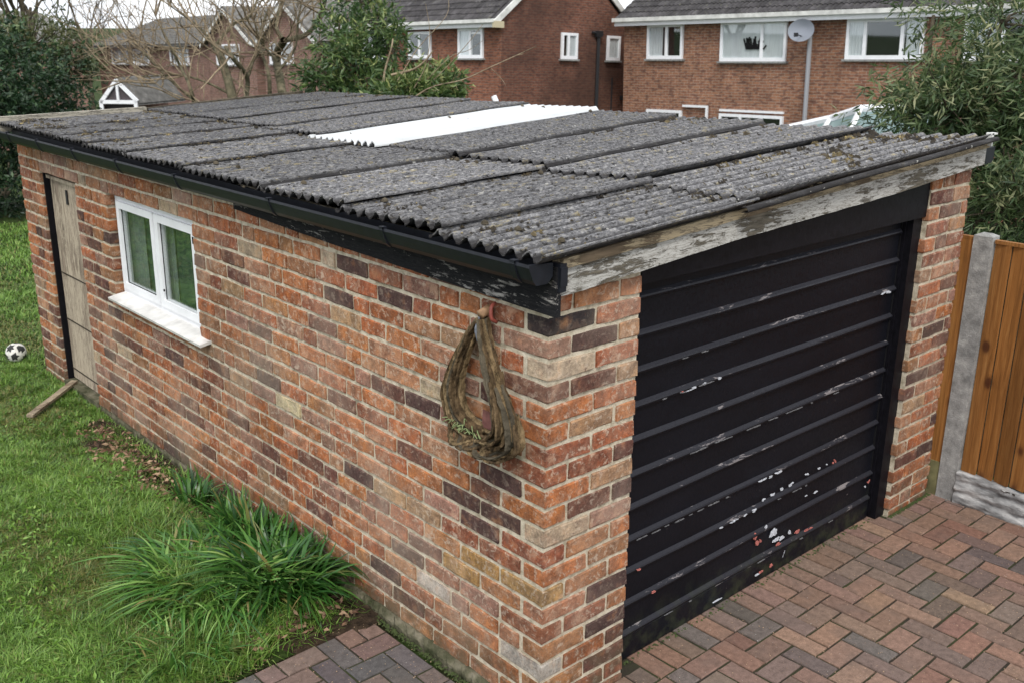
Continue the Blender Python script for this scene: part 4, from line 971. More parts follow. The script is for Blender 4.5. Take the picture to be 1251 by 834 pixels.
# right hand tree behind the fence
def lobe(u, v, D, ru, rz, w_=1, dd=None):
    """lobe centred where the photo shows it; ru, rz in photo pixels"""
    s = D/FPX; return (tuple(at(u, v, D)), (ru*s, (dd or ru*s), rz*s), w_)
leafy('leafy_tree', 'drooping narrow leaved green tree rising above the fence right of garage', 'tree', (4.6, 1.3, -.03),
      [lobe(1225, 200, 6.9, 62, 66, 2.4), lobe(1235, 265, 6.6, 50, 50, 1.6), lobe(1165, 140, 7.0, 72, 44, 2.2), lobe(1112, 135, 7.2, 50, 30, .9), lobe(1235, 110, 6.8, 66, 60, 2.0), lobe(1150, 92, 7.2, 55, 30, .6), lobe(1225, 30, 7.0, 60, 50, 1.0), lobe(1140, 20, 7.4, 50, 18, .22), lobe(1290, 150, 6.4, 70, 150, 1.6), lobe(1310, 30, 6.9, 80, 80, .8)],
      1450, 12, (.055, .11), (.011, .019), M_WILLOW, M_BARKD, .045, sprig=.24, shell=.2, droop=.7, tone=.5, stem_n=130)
# laurel hedge at the end of the lawn
leafy('laurel_hedge', 'dense dark green laurel hedge at the far end of the lawn', 'hedge', (.6, 12.0, -.1),
      [((x_, 12.0+.25*math.sin(x_*2), z_), (.95, .8, .62), 1) for x_ in (-2.0, -1.0, 0., .9, 1.7) for z_ in (.35, 1.05, 1.55)] +
      [((.9, 12.2, 2.1), (.8, .6, .3), .5), ((1.6, 12.2, 2.05), (.6, .6, .32), .5), ((2.5, 12.3, 1.3), (.5, .6, .45), .6), ((0, 12.3, 2.1), (.8, .6, .35), .5)],
      7600, 11, (.055, .10), (.022, .038), M_LAUREL, M_BARKD, .05, sprig=.2, shell=.5, droop=.3, tone=.42)
leafy('conifer_shrub', 'brownish green bush behind the top of the laurel hedge', 'bush', (2.4, 14.5, -.4),
      [lobe(40, 55, 16, 75, 32, 2), lobe(88, 80, 16.5, 30, 28, 1), lobe(-40, 50, 16, 60, 40, 1)], 700, 10, (.06, .11), (.02, .035), m_leaf('olive leaves', [(0, (.03, .045, .018)), (.5, (.075, .095, .035)), (1, (.17, .17, .07))]), M_BARKD, .06, shell=.3, tone=.4)
# evergreen shrub behind the middle of the roof
leafy('evergreen_shrub', 'bright green evergreen shrub directly behind middle of garage roof', 'shrub', (4.55, 6.9, -.1),
      [lobe(435, 80, 10, 32, 40, 2.2), lobe(412, 45, 10.3, 20, 34, .8), lobe(462, 32, 10.2, 24, 34, 1.1), lobe(480, 60, 10, 14, 36, .5), lobe(400, 98, 10, 28, 16, 1.0), lobe(455, 112, 9.8, 50, 14, 1.2), lobe(440, 4, 10.5, 22, 18, .5)],
      620, 10, (.055, .11), (.015, .028), M_SHRUB, M_BARKD, .05, sprig=.17, shell=.2, droop=.45, tone=.48)
leafy('low_shrub', 'pale leaved low shrub spreading above roof edge before the gabled house', 'shrub', (5.0, 6.0, -.05),
      [lobe(520, 112, 9.6, 34, 12, 1.2), lobe(545, 105, 9.7, 16, 14, .5), lobe(495, 118, 9.4, 34, 12, 1), lobe(530, 95, 9.8, 20, 12, .3)], 380, 10, (.06, .11), (.016, .03), M_SHRUB, M_TWIG, .03, sprig=.14, shell=.2, droop=.3, tone=.62)

# ------------------------------------------------------------------ bare trees
def grow(mb, p, d, r_, ln, depth, spread=.55, up=.12, mi=0):
    n = 4; pts_ = [p]; dd = d.normalized()
    for k in range(n):
        dd = (dd+Vector((rnd.gauss(0, .13), rnd.gauss(0, .13), rnd.gauss(0, .10)+up*.25))).normalized(); pts_.append(pts_[-1]+dd*ln/n)
    mb.tube(pts_, list(np.linspace(r_, r_*.55, n+1)), 5 if r_ > .01 else 3, mi, cap=False)
    if depth <= 0: return
    for k in range(rnd.choice([2, 3, 3])):
        q = pts_[rnd.randint(2, n)]; nd = (dd+Vector((rnd.gauss(0, spread), rnd.gauss(0, spread), rnd.gauss(0, spread)*.8+up))).normalized()
        grow(mb, q, nd, r_*rnd.uniform(.42, .62), ln*rnd.uniform(.6, .9), depth-1, spread, up, mi)
BT = empty('bare_tree', tuple(at(330, 150, 13.5)[:2])+(-.6,)); tag(BT, 'pollarded bare tree with tangled tan branches behind far roof edge', 'tree')
mb = MB(); mt_ = MB()
D0 = 13.5
limbs = [([(365, 330), (352, 200), (345, 115), (338, 70), (347, 50)], .10, .07), ([(347, 50), (375, 42), (392, 18), (400, -12)], .055, .03), ([(347, 50), (338, 35), (342, 10), (352, -20)], .045, .02), ([(340, 75), (325, 60), (318, 40), (330, 5)], .03, .012),
         ([(300, 330), (296, 200), (285, 125), (270, 70), (261, 55)], .11, .06), ([(261, 55), (245, 35), (228, 22), (200, 2)], .03, .01), ([(262, 58), (285, 30), (305, 20), (318, -10)], .04, .02), ([(300, 125), (302, 95), (285, 72), (276, 58)], .05, .035), ([(303, 95), (312, 70), (325, 60)], .03, .02),
         ([(330, 125), (328, 90), (318, 60), (312, 30), (302, 5)], .045, .015), ([(235, 330), (240, 160), (233, 110), (222, 85), (205, 50), (190, 20)], .05, .012), ([(350, 120), (370, 100), (382, 80), (420, 50)], .035, .012), ([(245, 130), (210, 100), (180, 70), (160, 42)], .03, .01), ([(290, 120), (250, 100), (215, 92), (170, 95)], .028, .010), ([(240, 125), (205, 112), (175, 90), (145, 70)], .015, .005), ([(300, 110), (262, 78), (235, 60), (200, 62)], .02, .007), ([(338, 90), (360, 60), (365, 20), (372, -10)], .03, .012), ([(220, 122), (190, 108), (160, 103), (130, 85)], .02, .006)]
for pl, r0, r1 in limbs:
    r0 *= .68; r1 *= .75
    o_ = rnd.uniform(-.7, .7); pp = [at(u, v, D0+o_*(1 if i > 1 else .2)+.15*i*rnd.uniform(-1, 1)) for i, (u, v) in enumerate(pl)]
    sp_ = spline(pp, 4); (mb if r0 > .017 else mt_).tube(sp_, list(np.linspace(r0, r1, len(sp_))), 7, cap=False)
    for _ in range(int(3+len(pl)*1.2)):
        k = rnd.randint(len(sp_)//3, len(sp_)-1); d = (sp_[k]-sp_[k-1]).normalized()+Vector((rnd.gauss(0, .8), rnd.gauss(0, .8), rnd.gauss(.25, .6)))
        grow(mt_, sp_[k], d, rnd.uniform(.009, .016), rnd.uniform(.45, .95), 2)
o = mb.build('trunk', M_BARK, BT, smooth=True); o.matrix_parent_inverse = Matrix.Translation(-BT.location)
o = mt_.build('crown', M_TWIG, BT, smooth=True); o.matrix_parent_inverse = Matrix.Translation(-BT.location); tag(o, 'tangled bare tan twigs')
def far_tree(name, label, u, v0, D, h, gr, r_=.16):
    b = at(u, v0, D); T = empty(name, (b.x, b.y, -4.)); tag(T, label, 'tree', gr); mb = MB(); top = Vector((b.x, b.y, b.z))
    mb.tube([(b.x, b.y, -4.), (b.x, b.y, b.z)], [r_*1.3, r_], 7, cap=False)
    o = mb.build('trunk', M_BARKD, T); o.matrix_parent_inverse = Matrix.Translation(-T.location)
    mc = MB()
    for k in range(6): grow(mc, top-Vector((0, 0, rnd.uniform(0, .8))), Vector((rnd.gauss(0, .7), rnd.gauss(0, .7), 1.)), r_*.45, h*.42, 4, .5, .22)
    o = mc.build('crown', M_BARKD, T); o.matrix_parent_inverse = Matrix.Translation(-T.location)
far_tree('winter_tree', 'tall dark winter tree rising over the left hedge', 30, 40, 26, 3.2, None)
far_tree('winter_tree', 'thin bare tree between the two left roofs', 104, 48, 40, 3.6, None, .10)
far_tree('winter_tree', 'fine twigged bare tree at the upper edge above the terrace roof', 410, 40, 45, 4.5, None, .14)

# trailing bare shoots in front of the gabled house
BS = empty('bare_sapling', tuple(at(505, 140, 9.3))); tag(BS, 'thin bare shoots reaching across the gabled house wall', 'sapling')
mb = MB()
for pl, r_ in [([(470, 150), (520, 110), (565, 98), (600, 82), (631, 68), (655, 57)], .008), ([(600, 84), (612, 96), (618, 105)], .004), ([(631, 68), (640, 66)], .004), ([(478, 92), (505, 85), (520, 74), (529, 62)], .014), ([(468, 110), (470, 88), (478, 60), (480, 48)], .013), ([(505, 120), (540, 88), (570, 55), (590, 30)], .005), ([(500, 118), (520, 80), (525, 40), (520, 5)], .005), ([(485, 100), (510, 60), (545, 20), (548, -5)], .005), ([(515, 105), (550, 70), (572, 62), (590, 50)], .004)]:
    mb.tube(spline([at(u, v, 9.3+.2*rnd.uniform(-1, 1)) for u, v in pl], 4), list(np.linspace(r_, r_*.45, (len(pl)-1)*4+1)), 5, cap=False)
o = mb.build('stem', M_TWIG, BS, smooth=True); o.matrix_parent_inverse = Matrix.Translation(-BS.location)

# ------------------------------------------------------------------ houses
def local(root, o): o.parent = root; return o
def win(root, s0, s1, z0, z1, plane, face, splits, curt=None, top=None, sill=True, backing=M_DARK, name='window'):
    """face 'y': wall runs along y and looks to -x (s is y). face 'x': wall runs along x and looks to -y (s is x)"""
    def bx(mb, a0, a1, b0, b1, d0, d1):
        if face == 'y': mb.box((plane-d1, a0, b0), (plane-d0, a1, b1))
        else: mb.box((a0, plane-d1, b0), (a1, plane-d0, b1))
    t = .08; W = empty(name); W.parent = root
    mb = MB(); bx(mb, s0, s1, z0, z1, .0, .006); mb.build('backing', backing, W)
    mb = MB(); bx(mb, s0, s1, z0, z0+t*1.2, .006, .075); bx(mb, s0, s1, z1-t, z1, .006, .075); bx(mb, s0, s0+t, z0+t*1.2, z1-t, .006, .075); bx(mb, s1-t, s1, z0+t*1.2, z1-t, .006, .075)
    for f_ in splits:
        c_ = s0+(s1-s0)*f_; bx(mb, c_-t*.55, c_+t*.55, z0+t*1.2, z1-t, .007, .072)
    if top:
        a, b, zt = top; bx(mb, s0+(s1-s0)*a, s0+(s1-s0)*b, zt-.03, zt+.03, .008, .07)
    mb.build('frame', M_UPVC, W)
    edges = [0]+list(splits)+[1]
    for a, b in zip(edges[:-1], edges[1:]):
        mb = MB(); bx(mb, s0+(s1-s0)*a+.03, s0+(s1-s0)*b-.03, z0+.04, z1-.03, .045, .050); mb.build('pane', M_GLASS, W)
    for a, b in (curt or []):
        mb = MB(); n = 18; A, B = s0+(s1-s0)*a+.03, s0+(s1-s0)*b-.03; vs = []
        for i in range(n+1):
            q = A+(B-A)*i/n; dd = .022+.010*math.sin(i*1.7)
            for z in (z0+.05, z1-.05): vs.append((plane-dd, q, z) if face == 'y' else (q, plane-dd, z))
        mb.add(vs, [(2*i, 2*i+2, 2*i+3, 2*i+1) for i in range(n)]); mb.build('curtain', M_CURTAIN, W)
    if sill: mb = MB(); bx(mb, s0-.06, s1+.06, z0-.05, z0, .0, .11); mb.build('sill', M_CONC, W)
    return W
def tile_mesh(mat):
    mb = MB(); w_, l_ = .30, .36; prof = [(-.15, .0), (-.10, .04), (-.05, .04), (0, .0), (.05, .04), (.10, .04), (.148, .0)]
    vs = [(a, 0, b) for a, b in prof]+[(a, l_, b-.0) for a, b in prof]+[(-.15, 0, -.022), (.148, 0, -.022)]
    n = 7; fs = [(i, i+1, n+i+1, n+i) for i in range(n-1)]+[(14, 15, 6, 5, 4, 3, 2, 1, 0)]
    return mb.add(vs, fs).mesh('roof_tile', mat)
TM = tile_mesh(M_TILE); TM2 = tile_mesh(M_TILE2)
def tiled_roof(root, x_eave, z_eave, y0, y1, pitch, run, vis_rows, nmax, tm, mat, name='roof'):
    """slope rising towards +x from the eave line along y; first rows of real tiles, the rest joined"""
    ca, sa = math.cos(pitch), math.sin(pitch); L_ = run/ca
    mb = MB(); mb.add([(x_eave, y0, z_eave-.03), (x_eave, y1, z_eave-.03), (x_eave+run, y1, z_eave-.03+run*math.tan(pitch)), (x_eave+run, y0, z_eave-.03+run*math.tan(pitch)),
                       (x_eave, y0, z_eave-.10), (x_eave, y1, z_eave-.10), (x_eave+run, y1, z_eave-.10+run*math.tan(pitch)), (x_eave+run, y0, z_eave-.10+run*math.tan(pitch))], [(0, 3, 2, 1), (4, 5, 6, 7), (0, 1, 5, 4), (1, 2, 6, 5), (2, 3, 7, 6), (3, 0, 4, 7)])
    rf = mb.build(name, mat, root); rows = int(L_/.29); cols = int((y1-y0)/.30); cnt = 0; SV, SF = [], []
    for r_ in range(rows):
        s = r_*.29
        for c_ in range(cols):
            y = y1-.15-c_*.30
            rotm = Matrix.Translation((x_eave-.03+s*ca, y, z_eave+s*sa)) @ Matrix(((0, ca, -sa, 0), (-1, 0, 0, 0), (0, sa+0, ca, 0), (0, 0, 0, 1))) @ Matrix.Rotation(R(-5.0), 4, 'X')
            if r_ < vis_rows and cnt < nmax:
                o = link('roof_tile', tm, rf); o.matrix_local = rotm @ Matrix.Translation((rnd.uniform(-.004, .004), rnd.uniform(-.01, .01), rnd.uniform(-.003, .003))); cnt += 1
            else:
                n0 = len(SV); SV += [tuple(rotm @ v.co) for v in tm.vertices]; SF += [tuple(n0+k for k in p.vertices) for p in tm.polygons]
    if SV: 
        me = bpy.data.meshes.new('roof_tile'); me.from_pydata(SV, [], SF); me.materials.append(mat); o = link('roof_tile', me, rf); o['kind'] = 'stuff'
    return rf
def gable_body(root, x0, x1, y0, y1, zb, ze, zr, my, mx):
    """walls: my for faces that run along y, mx for gable ends"""
    xm = (x0+x1)/2; mb = MB(); vs = [(x0, y0, zb), (x1, y0, zb), (x1, y1, zb), (x0, y1, zb), (x0, y0, ze), (x1, y0, ze), (x1, y1, ze), (x0, y1, ze), (xm, y0, zr), (xm, y1, zr)]
    mb.add(vs, [(0, 4, 7, 3)], 0).add(vs, [(2, 6, 5, 1)], 0).add(vs, [(0, 1, 5, 8, 4)], 1).add(vs, [(3, 7, 9, 6, 2)], 1).add(vs, [(4, 8, 9, 7)], 0).add(vs, [(5, 6, 9, 8)], 0)
    return mb.build('wall', [my, mx], root)

# house B, right: origin at its left front corner, tilted so its eaves run as in the photograph
HBt = empty('brick_house', (22, 19.40, 0)); tag(HBt, 'brown brick house at right with satellite dish and white windows', 'house'); HBt.rotation_euler = (-.033, 0, 0)
gable_body(HBt, 0, 7.5, -14.5, 0, -2.9, 2.48, 4.9, M_HBy, M_HBx)
tiled_roof(HBt, -.28, 2.52, -14.6, .12, R(33), 4.05, 7, 290, TM, M_TILE)
MB().box((-.40, -14.6, 2.42), (-.28, .16, 2.53)).build('gutter', M_TRIMD, HBt); MB().box((-.30, -14.6, 2.30), (-.27, .14, 2.42)).box((-.27, -14.6, 2.30), (0.0, .10, 2.33)).build('fascia', M_UPVC, HBt)
by = lambda y: y-19.40     # world y of a feature -> local
def bw(y0, y1, z0, z1, *a, **k):
    ym = (y0+y1)/2; t = -.033*(by(ym)); return win(HBt, by(y0), by(y1), z0-t, z1-t, 0, 'y', *a, **k)
bw(17.10, 18.44, 1.40, 2.375, [.45], curt=[(.55, .98)]); bw(13.64, 15.77, 1.44, 2.49, [.36], curt=[(0, 1)]); bw(9.86, 11.90, 1.62, 2.585, [.27, .75], curt=[(0, .24), (.76, 1.)]); bw(6.3, 8.90, 1.70, 2.68, [.33, .66], curt=[(.7, 1.)])
mb = MB()
for k in range(26):
    yk = by(14.35)+.022*k*1.0; mb.tube([(-.040, yk, 1.60), (-.040-.0, yk+rnd.uniform(-.1, .1), 1.60+rnd.uniform(.1, .34))], .022, 4)
mb.build('window_plant', M_DARK, HBt)
bw(17.06, 18.40, -1.0, -.055, [.5]); bw(13.60, 15.70, -1.05, .02, [.33, .66], top=(0, 1, -.05+.033*0))
mb = MB(); mb.box((-.10, by(17.0), -.0), (-.04, by(16.1), .06)); mb.box((-.10, by(16.1)-.0, -1.2), (-.04, by(16.1)+.06, .0)); mb.build('waste_pipe', M_UPVC, HBt)
dish = empty('satellite_dish'); dish.parent = HBt
mb = MB(); n = 24; vs = [(-.42, by(13.0), 2.08)]; cy, cz = by(12.98), 2.06
vs = [(-.34, cy, cz)]
for r_, dx in ((.18, -.36), (.36, -.43)):
    for k in range(n): a = 2*math.pi*k/n; vs.append((dx+.03*math.sin(a), cy+r_*math.cos(a)*1.08, cz+r_*math.sin(a)*.78))
fs = [(0, 1+k, 1+(k+1) % n) for k in range(n)]+[(1+k, n+1+k, n+1+(k+1) % n, 1+(k+1) % n) for k in range(n)]
mb.add(vs, fs); mb.build('reflector', m_simple('grey dish', (.25, .27, .31), .5, .4), dish, smooth=True)
MB().tube([(-.36, cy, cz-.15), (-.62, cy, cz-.10)], .015, 6).box((-.68, cy-.04, cz-.16), (-.60, cy+.04, cz-.06)).build('receiver_arm', M_BLACKP, dish)
MB().tube([(-.14, by(12.88), -2.6), (-.14, by(12.88), 1.9), (-.30, by(12.88), 2.0)], .06, 8).build('drain_pipe', M_GREYP, HBt)

# house A, middle, gable end to the viewer's right
HAt = empty('brick_house', (18, 20.59, 0)); tag(HAt, 'dark red brick house with bare gable wall and black drainpipe', 'house'); HAt.rotation_euler = (-.033, .038, 0)
gable_body(HAt, 0, 5.45, 0, 8.2, -2.9, 2.46, 4.60, M_HAy, M_HAx)
tiled_roof(HAt, -.28, 2.46, -.08, 8.3, R(38), 3.0, 6, 290, TM, M_TILE)
mb = MB(); t_ = math.tan(R(38)); 
for sgn, xa in ((1, -.30), (-1, 5.75)):
    L_ = 3.2/math.cos(R(38)); ux = Vector((sgn*math.cos(R(38)), 0, math.sin(R(38)))); uz = Vector((-sgn*math.sin(R(38)), 0, math.cos(R(38)))); mb.obox((xa, -.12, 2.28), ux, (0, 1, 0), uz, L_*.99, .05, .16)
mb.build('barge_board', M_TRIMD, HAt)
mb = MB(); mb.add([(5.72, -.08, 2.46), (5.72, 8.3, 2.46), (2.72, 8.3, 4.80), (2.72, -.08, 4.80)], [(0, 1, 2, 3)]); mb.build('roof', M_TILE, HAt)
MB().box((-.40, -.08, 2.36), (-.28, 8.3, 2.46)).build('gutter', M_TRIMD, HAt); MB().box((-.27, -.08, 2.24), (-.24, 8.3, 2.37)).box((-.24, -.08, 2.24), (.0, 8.3, 2.27)).build('fascia', M_UPVC, HAt)
MB().box((-.38, -.13, 2.22), (-.02, -.02, 2.40)).build('eaves_box', m_simple('cream eaves end', (.50, .44, .30), .7, .2), HAt)
def aw(y0, y1, z0, z1, *a, **k):
    ly0, ly1 = y0-20.59, y1-20.59; t = -.033*(ly0+ly1)/2; return win(HAt, ly0, ly1, z0-t, z1-t, 0, 'y', *a, **k)
aw(21.36, 22.50, 1.34, 2.20, [.5], curt=[(.52, 1)], top=(0, .5, 2.10)); aw(23.85, 25.0, 1.26, 2.06, [.5]); aw(26.3, 27.6, 1.15, 2.0, [.5]); aw(21.3, 22.5, -.9, .09, [.5])
def aw2(x0, x1, z0, z1, *a, **k):
    lx0, lx1 = x0-18, x1-18; t = -.038*(lx0+lx1)/2; return win(HAt, lx0, lx1, z0-t, z1-t, 0, 'x', *a, **k)
aw2(20.39, 21.08, 1.32, 2.09, [.42], curt=[(.45, 1)]); aw2(22.43, 23.02, 1.245, 2.0, [], curt=[(0, 1)])
pipe = MB().tube([(3.98, -.08, -2.8), (3.98, -.08, 2.12)], .055, 8).box((3.86, -.16, 2.12), (4.10, -.01, 2.30)).tube([(3.70, -.06, 2.25), (3.98, -.08, 2.22)], .04, 6)
pipe.build('soil_pipe', M_BLACKP, HAt)
MB().tube([(4.70, -.06, -2.8), (4.70, -.06, .9)], .025, 6).build('waste_pipe', M_BLACKP, HAt); MB().box((5.15, -.12, .2), (5.35, -.01, .34)).build('flue_box', M_BLACKP, HAt)

# terrace far left (house C) with two gabled bays
HCt = empty('terraced_house', (20, 57.0, 0)); tag(HCt, 'long distant brick terrace under grey tiles behind the bare tree', 'house'); HCt.rotation_euler = (-.033, 0, 0)
cy_ = lambda y: y-57.0
gable_body(HCt, 0, 8, cy_(29), cy_(56.5), -5.5, .80, 2.22, M_HCy, M_HCx)
tiled_roof(HCt, -.35, .82, cy_(29), cy_(56.6), R(19.5), 4.35, 0, 0, TM2, M_TILE2)
def cw(y0, y1, z0, z1, plane=0):
    t = -.033*cy_((y0+y1)/2); w_ = win(HCt, cy_(y0), cy_(y1), z0-t, z1-t, plane, 'y', [.5], curt=[(.1, .9)]); return w_
for a in ((52.3, 54.4, .0, .84), (49.6, 51.6, .05, .85), (45.1, 47.1, .22, 1.07)): cw(*a)
def bay(ya, yb, apex, eave):
    t = -.033*cy_((ya+yb)/2); ze = eave-t; za = apex-t; a, b = cy_(ya), cy_(yb); m_ = (a+b)/2; mb = MB()
    vs = [(-.6, a, -5.5), (-.6, b, -5.5), (-.6, b, ze), (-.6, m_, za), (-.6, a, ze), (3.5, a, -5.5), (3.5, b, -5.5), (3.5, b, ze), (3.5, m_, za), (3.5, a, ze)]
    mb.add(vs, [(0, 4, 3, 2, 1), (0, 5, 9, 4), (1, 2, 7, 6)]); mb.build('bay_wall', M_HCy, HCt)
    mb = MB(); 
    for s_, (p, q) in ((1, (4, 3)), (-1, (2, 3))):
        P, Q = Vector(vs[p]), Vector(vs[q]); d = (Q-P).normalized(); P = P-d*.35; up_ = Vector((0, -d.z*s_*0, 0))
        nrm = Vector((1, 0, 0)).cross(d); nrm = nrm if nrm.z > 0 else -nrm
        mb.add([P-Vector((.25, 0, 0))+nrm*.05, Q-Vector((.25, 0, 0))+nrm*.05, Q+Vector((4.2, 0, 0))+nrm*.05, P+Vector((4.2, 0, 0))+nrm*.05, P-Vector((.25, 0, 0))+nrm*.16, Q-Vector((.25, 0, 0))+nrm*.16, Q+Vector((4.2, 0, 0))+nrm*.16, P+Vector((4.2, 0, 0))+nrm*.16], [(0, 1, 2, 3), (4, 7, 6, 5), (0, 4, 5, 1), (3, 2, 6, 7), (0, 3, 7, 4)])
    mb.build('bay_roof', M_TILE2, HCt)
    mb = MB()
    for p in (4, 2):
        P, Q = Vector(vs[p]), Vector(vs[3]); d = (Q-P).normalized(); P = P-d*.35; nrm = Vector((1, 0, 0)).cross(d); nrm = nrm if nrm.z > 0 else -nrm
        mb.obox(P-Vector((.30, 0, 0))-nrm*.10, d, (1, 0, 0), nrm, (Q-P).length, .05, .13)
    mb.build('bay_verge', M_TRIMD, HCt)
bay(37.6, 41.8, 2.75, 1.45); bay(32.6, 36.9, 3.0, 1.6)
cw(38.9, 41.0, .45, 1.32, -.6); cw(34.5, 36.3, .66, 1.5, -.6)
MB().box((3.4, cy_(36.6), 2.5), (4.4, cy_(37.6), 4.6)).build('chimney', M_HCy, HCt)
# grey roofed house at the far left
HDt = empty('distant_house', (10, 52, -4)); tag(HDt, 'grey hipped roof house half hidden above the left hedge', 'house')
c1, c2, c3, c4 = at(-120, 62, 45), at(100, 50, 47), at(45, 14, 50), at(-60, 12, 50)
mb = MB(); b1 = at(-120, 62, 58); b2 = at(98, 50, 58)
mb.add([c1, c2, b2, b1, c3, c4], [(0, 1, 4, 5), (1, 2, 4), (2, 3, 5, 4), (3, 0, 5)]); o = mb.build('roof', M_TILE2, HDt); o.matrix_parent_inverse = Matrix.Translation((-10, -52, 4))
mb = MB(); lo = lambda p: Vector((p.x, p.y, -5)); mb.add([c1, c2, b2, b1, lo(c1), lo(c2), lo(b2), lo(b1)], [(0, 4, 5, 1), (1, 5, 6, 2), (2, 6, 7, 3), (3, 7, 4, 0)]); o = mb.build('wall', M_HCy, HDt); o.matrix_parent_inverse = Matrix.Translation((-10, -52, 4))

# small outbuilding with a white framed gable
PB = empty('porch_outbuilding', tuple(at(147, 150, 34))); tag(PB, 'small slate roofed porch with white framed triangular gable', 'porch')
D = 34; s_ = D/FPX; ctr = at(147, 126, D); rt = Vector(RR); rt.z = 0; rt.normalize(); fw = Vector((-rt.y, rt.x, 0)); upv = Vector((0, 0, 1))
def pl_(a, b, d=0): return ctr+rt*a*s_+upv*b*s_+fw*d
mb = MB()
def barp(p, q, w_): 
    d = (q-p); mb.obox(p-fw*.04-(d.normalized().cross(fw))*w_/2, d.normalized(), fw, d.normalized().cross(fw), d.length, .08, w_)
barp(pl_(-24, 0), pl_(-2, 27), .12); barp(pl_(21, 2), pl_(-3, 27), .12); barp(pl_(-24, 1), pl_(20, 1), .12); barp(pl_(-2, 1), pl_(-2, 26), .08); barp(pl_(-23, -60), pl_(-23, 1), .12); barp(pl_(19, -60), pl_(19, 1), .12)
o = mb.build('gable_frame', M_UPVC, PB); o.matrix_parent_inverse = Matrix.Translation(-PB.location)
mb = MB().add([pl_(-23, 1, .05), pl_(19, 1, .05), pl_(-2, 25, .05)], [(0, 1, 2)]).add([pl_(-23, -60, .3), pl_(19, -60, .3), pl_(19, 1, .3), pl_(-23, 1, .3)], [(0, 1, 2, 3)]); o = mb.build('gable_panel', m_simple('dark cladding', (.07, .06, .065), .7, .3, 5, .3), PB); o.matrix_parent_inverse = Matrix.Translation(-PB.location)
mb = MB(); 
for a0, a1 in (((-26, -3), (-2, 28)), ((22, -3), (-2, 28))):
    P, Q = pl_(*a0), pl_(*a1); off = fw*2.2+rt*.9; mb.add([P, Q, Q+off, P+off, P+upv*.07, Q+upv*.07, Q+off+upv*.07, P+off+upv*.07], [(0, 1, 2, 3), (4, 7, 6, 5), (0, 4, 5, 1), (2, 6, 7, 3)])
o = mb.build('slate_roof', M_TILE2, PB); o.matrix_parent_inverse = Matrix.Translation(-PB.location)
mb = MB().add([pl_(-23, -90), pl_(-23, 0), pl_(-23, 0)+fw*3.2, pl_(-23, -90)+fw*3.2, pl_(20, -90), pl_(20, 0), pl_(20, 0)+fw*3.2, pl_(20, -90)+fw*3.2], [(0, 1, 2, 3), (4, 7, 6, 5)]); o = mb.build('wall', M_HCy, PB); o.matrix_parent_inverse = Matrix.Translation(-PB.location)

# conservatory against the right house
CV = empty('conservatory', (20.0, 10.5, -2.7)); tag(CV, 'pale glazed conservatory roof with white rafters below satellite dish', 'conservatory')
def cvp(o): o.matrix_parent_inverse = Matrix.Translation(-CV.location); return o
rg = [at(965, 157, 26.5), at(1015, 146, 25.4), at(1052, 134, 24.0), at(1150, 130, 22.5)]; ev = [at(960, 215, 25.2), at(975, 215, 24.2), at(1010, 225, 22.6), at(1110, 230, 21.0)]
mb = MB(); mb.add(rg+ev, [(0, 4, 5, 1), (1, 5, 6, 2), (2, 6, 7, 3)]); cvp(mb.build('roof_panel', M_CONSG, CV))
mb = MB(); 
for a, b in zip(rg[:-1], rg[1:]): mb.tube([a, b], .11, 6)
for f_ in (0,): 
    for (a, b), (c_, d) in zip(zip(rg[:-1], rg[1:]), zip(ev[:-1], ev[1:])): mb.tube([a.lerp(b, f_)+Vector((0, 0, .05)), c_.lerp(d, f_)+Vector((0, 0, .05))], .075 if f_ == 0 else .05, 5)
cvp(mb.build('rafter', M_UPVC, CV))
mb = MB(); lo = lambda p: Vector((p.x, p.y, -2.7)); mb.add(ev+[lo(p) for p in ev], [(i, i+4, i+5, i+1) for i in range(3)]); cvp(mb.build('glazed_wall', M_CONSG, CV))
# pale vent pipe seen above the roof edge, standing behind garage
o = MB().tube([at(604, 200, 9.5), at(608, 150, 9.5), at(610, 134, 9.5), at(603, 118, 9.5)], .028, 8).build('vent_pipe', M_UPVC); tag(o, 'short white bent pipe poking up behind the roof near skylight', 'pipe')

# ------------------------------------------------------------------ grass, strap plants, litter
def blades(name, P, H, Wd, lean, cv, mat, seg=2, parent=None):
    n = len(P); an = rng.uniform(0, 6.283, n); d = np.stack([np.cos(an), np.sin(an), np.zeros(n)], 1); s = np.stack([-np.sin(an), np.cos(an), np.zeros(n)], 1)
    rows = []; H = H[:, None]; Wd = Wd[:, None]; lean = lean[:, None]; up_ = np.array([0, 0, 1.])
    for k in range(seg+1):
        t = k/seg; c_ = P+up_*H*(t*(1-.35*lean*t))+d*H*lean*t**1.8; wq = Wd*(1-t**1.6)*.5
        if k < seg: rows += [c_-s*wq, c_+s*wq]
        else: rows += [c_]
    V = np.stack(rows, 1); m_ = V.shape[1]; q = (np.arange(n)*m_)[:, None]; F_ = []
    for k in range(seg-1): F_ += [q+[2*k, 2*k+1, 2*k+3], q+[2*k, 2*k+3, 2*k+2]]
    F_.append(q+[2*seg-2, 2*seg-1, 2*seg]); C_ = np.repeat(cv, m_)[:, None]*np.ones(3)
    return link(name, np_mesh(name, V.reshape(-1, 3), np.concatenate(F_), mat, colors=C_), parent)
def patchy(x, y): return .5+.10*np.sin(x*1.1+y*.7)+.25*np.sin(x*2.3+y*1.1+1)*np.sin(y*1.7-x)+.25*np.sin(x*6.1-y*4.3)*np.sin(y*5.2+x*3)
def lawn_pts(n, x0, x1, y0, y1):
    x = rng.uniform(x0, x1, n); y = rng.uniform(y0, y1, n); return x, y
xs_, ys_ = [], []
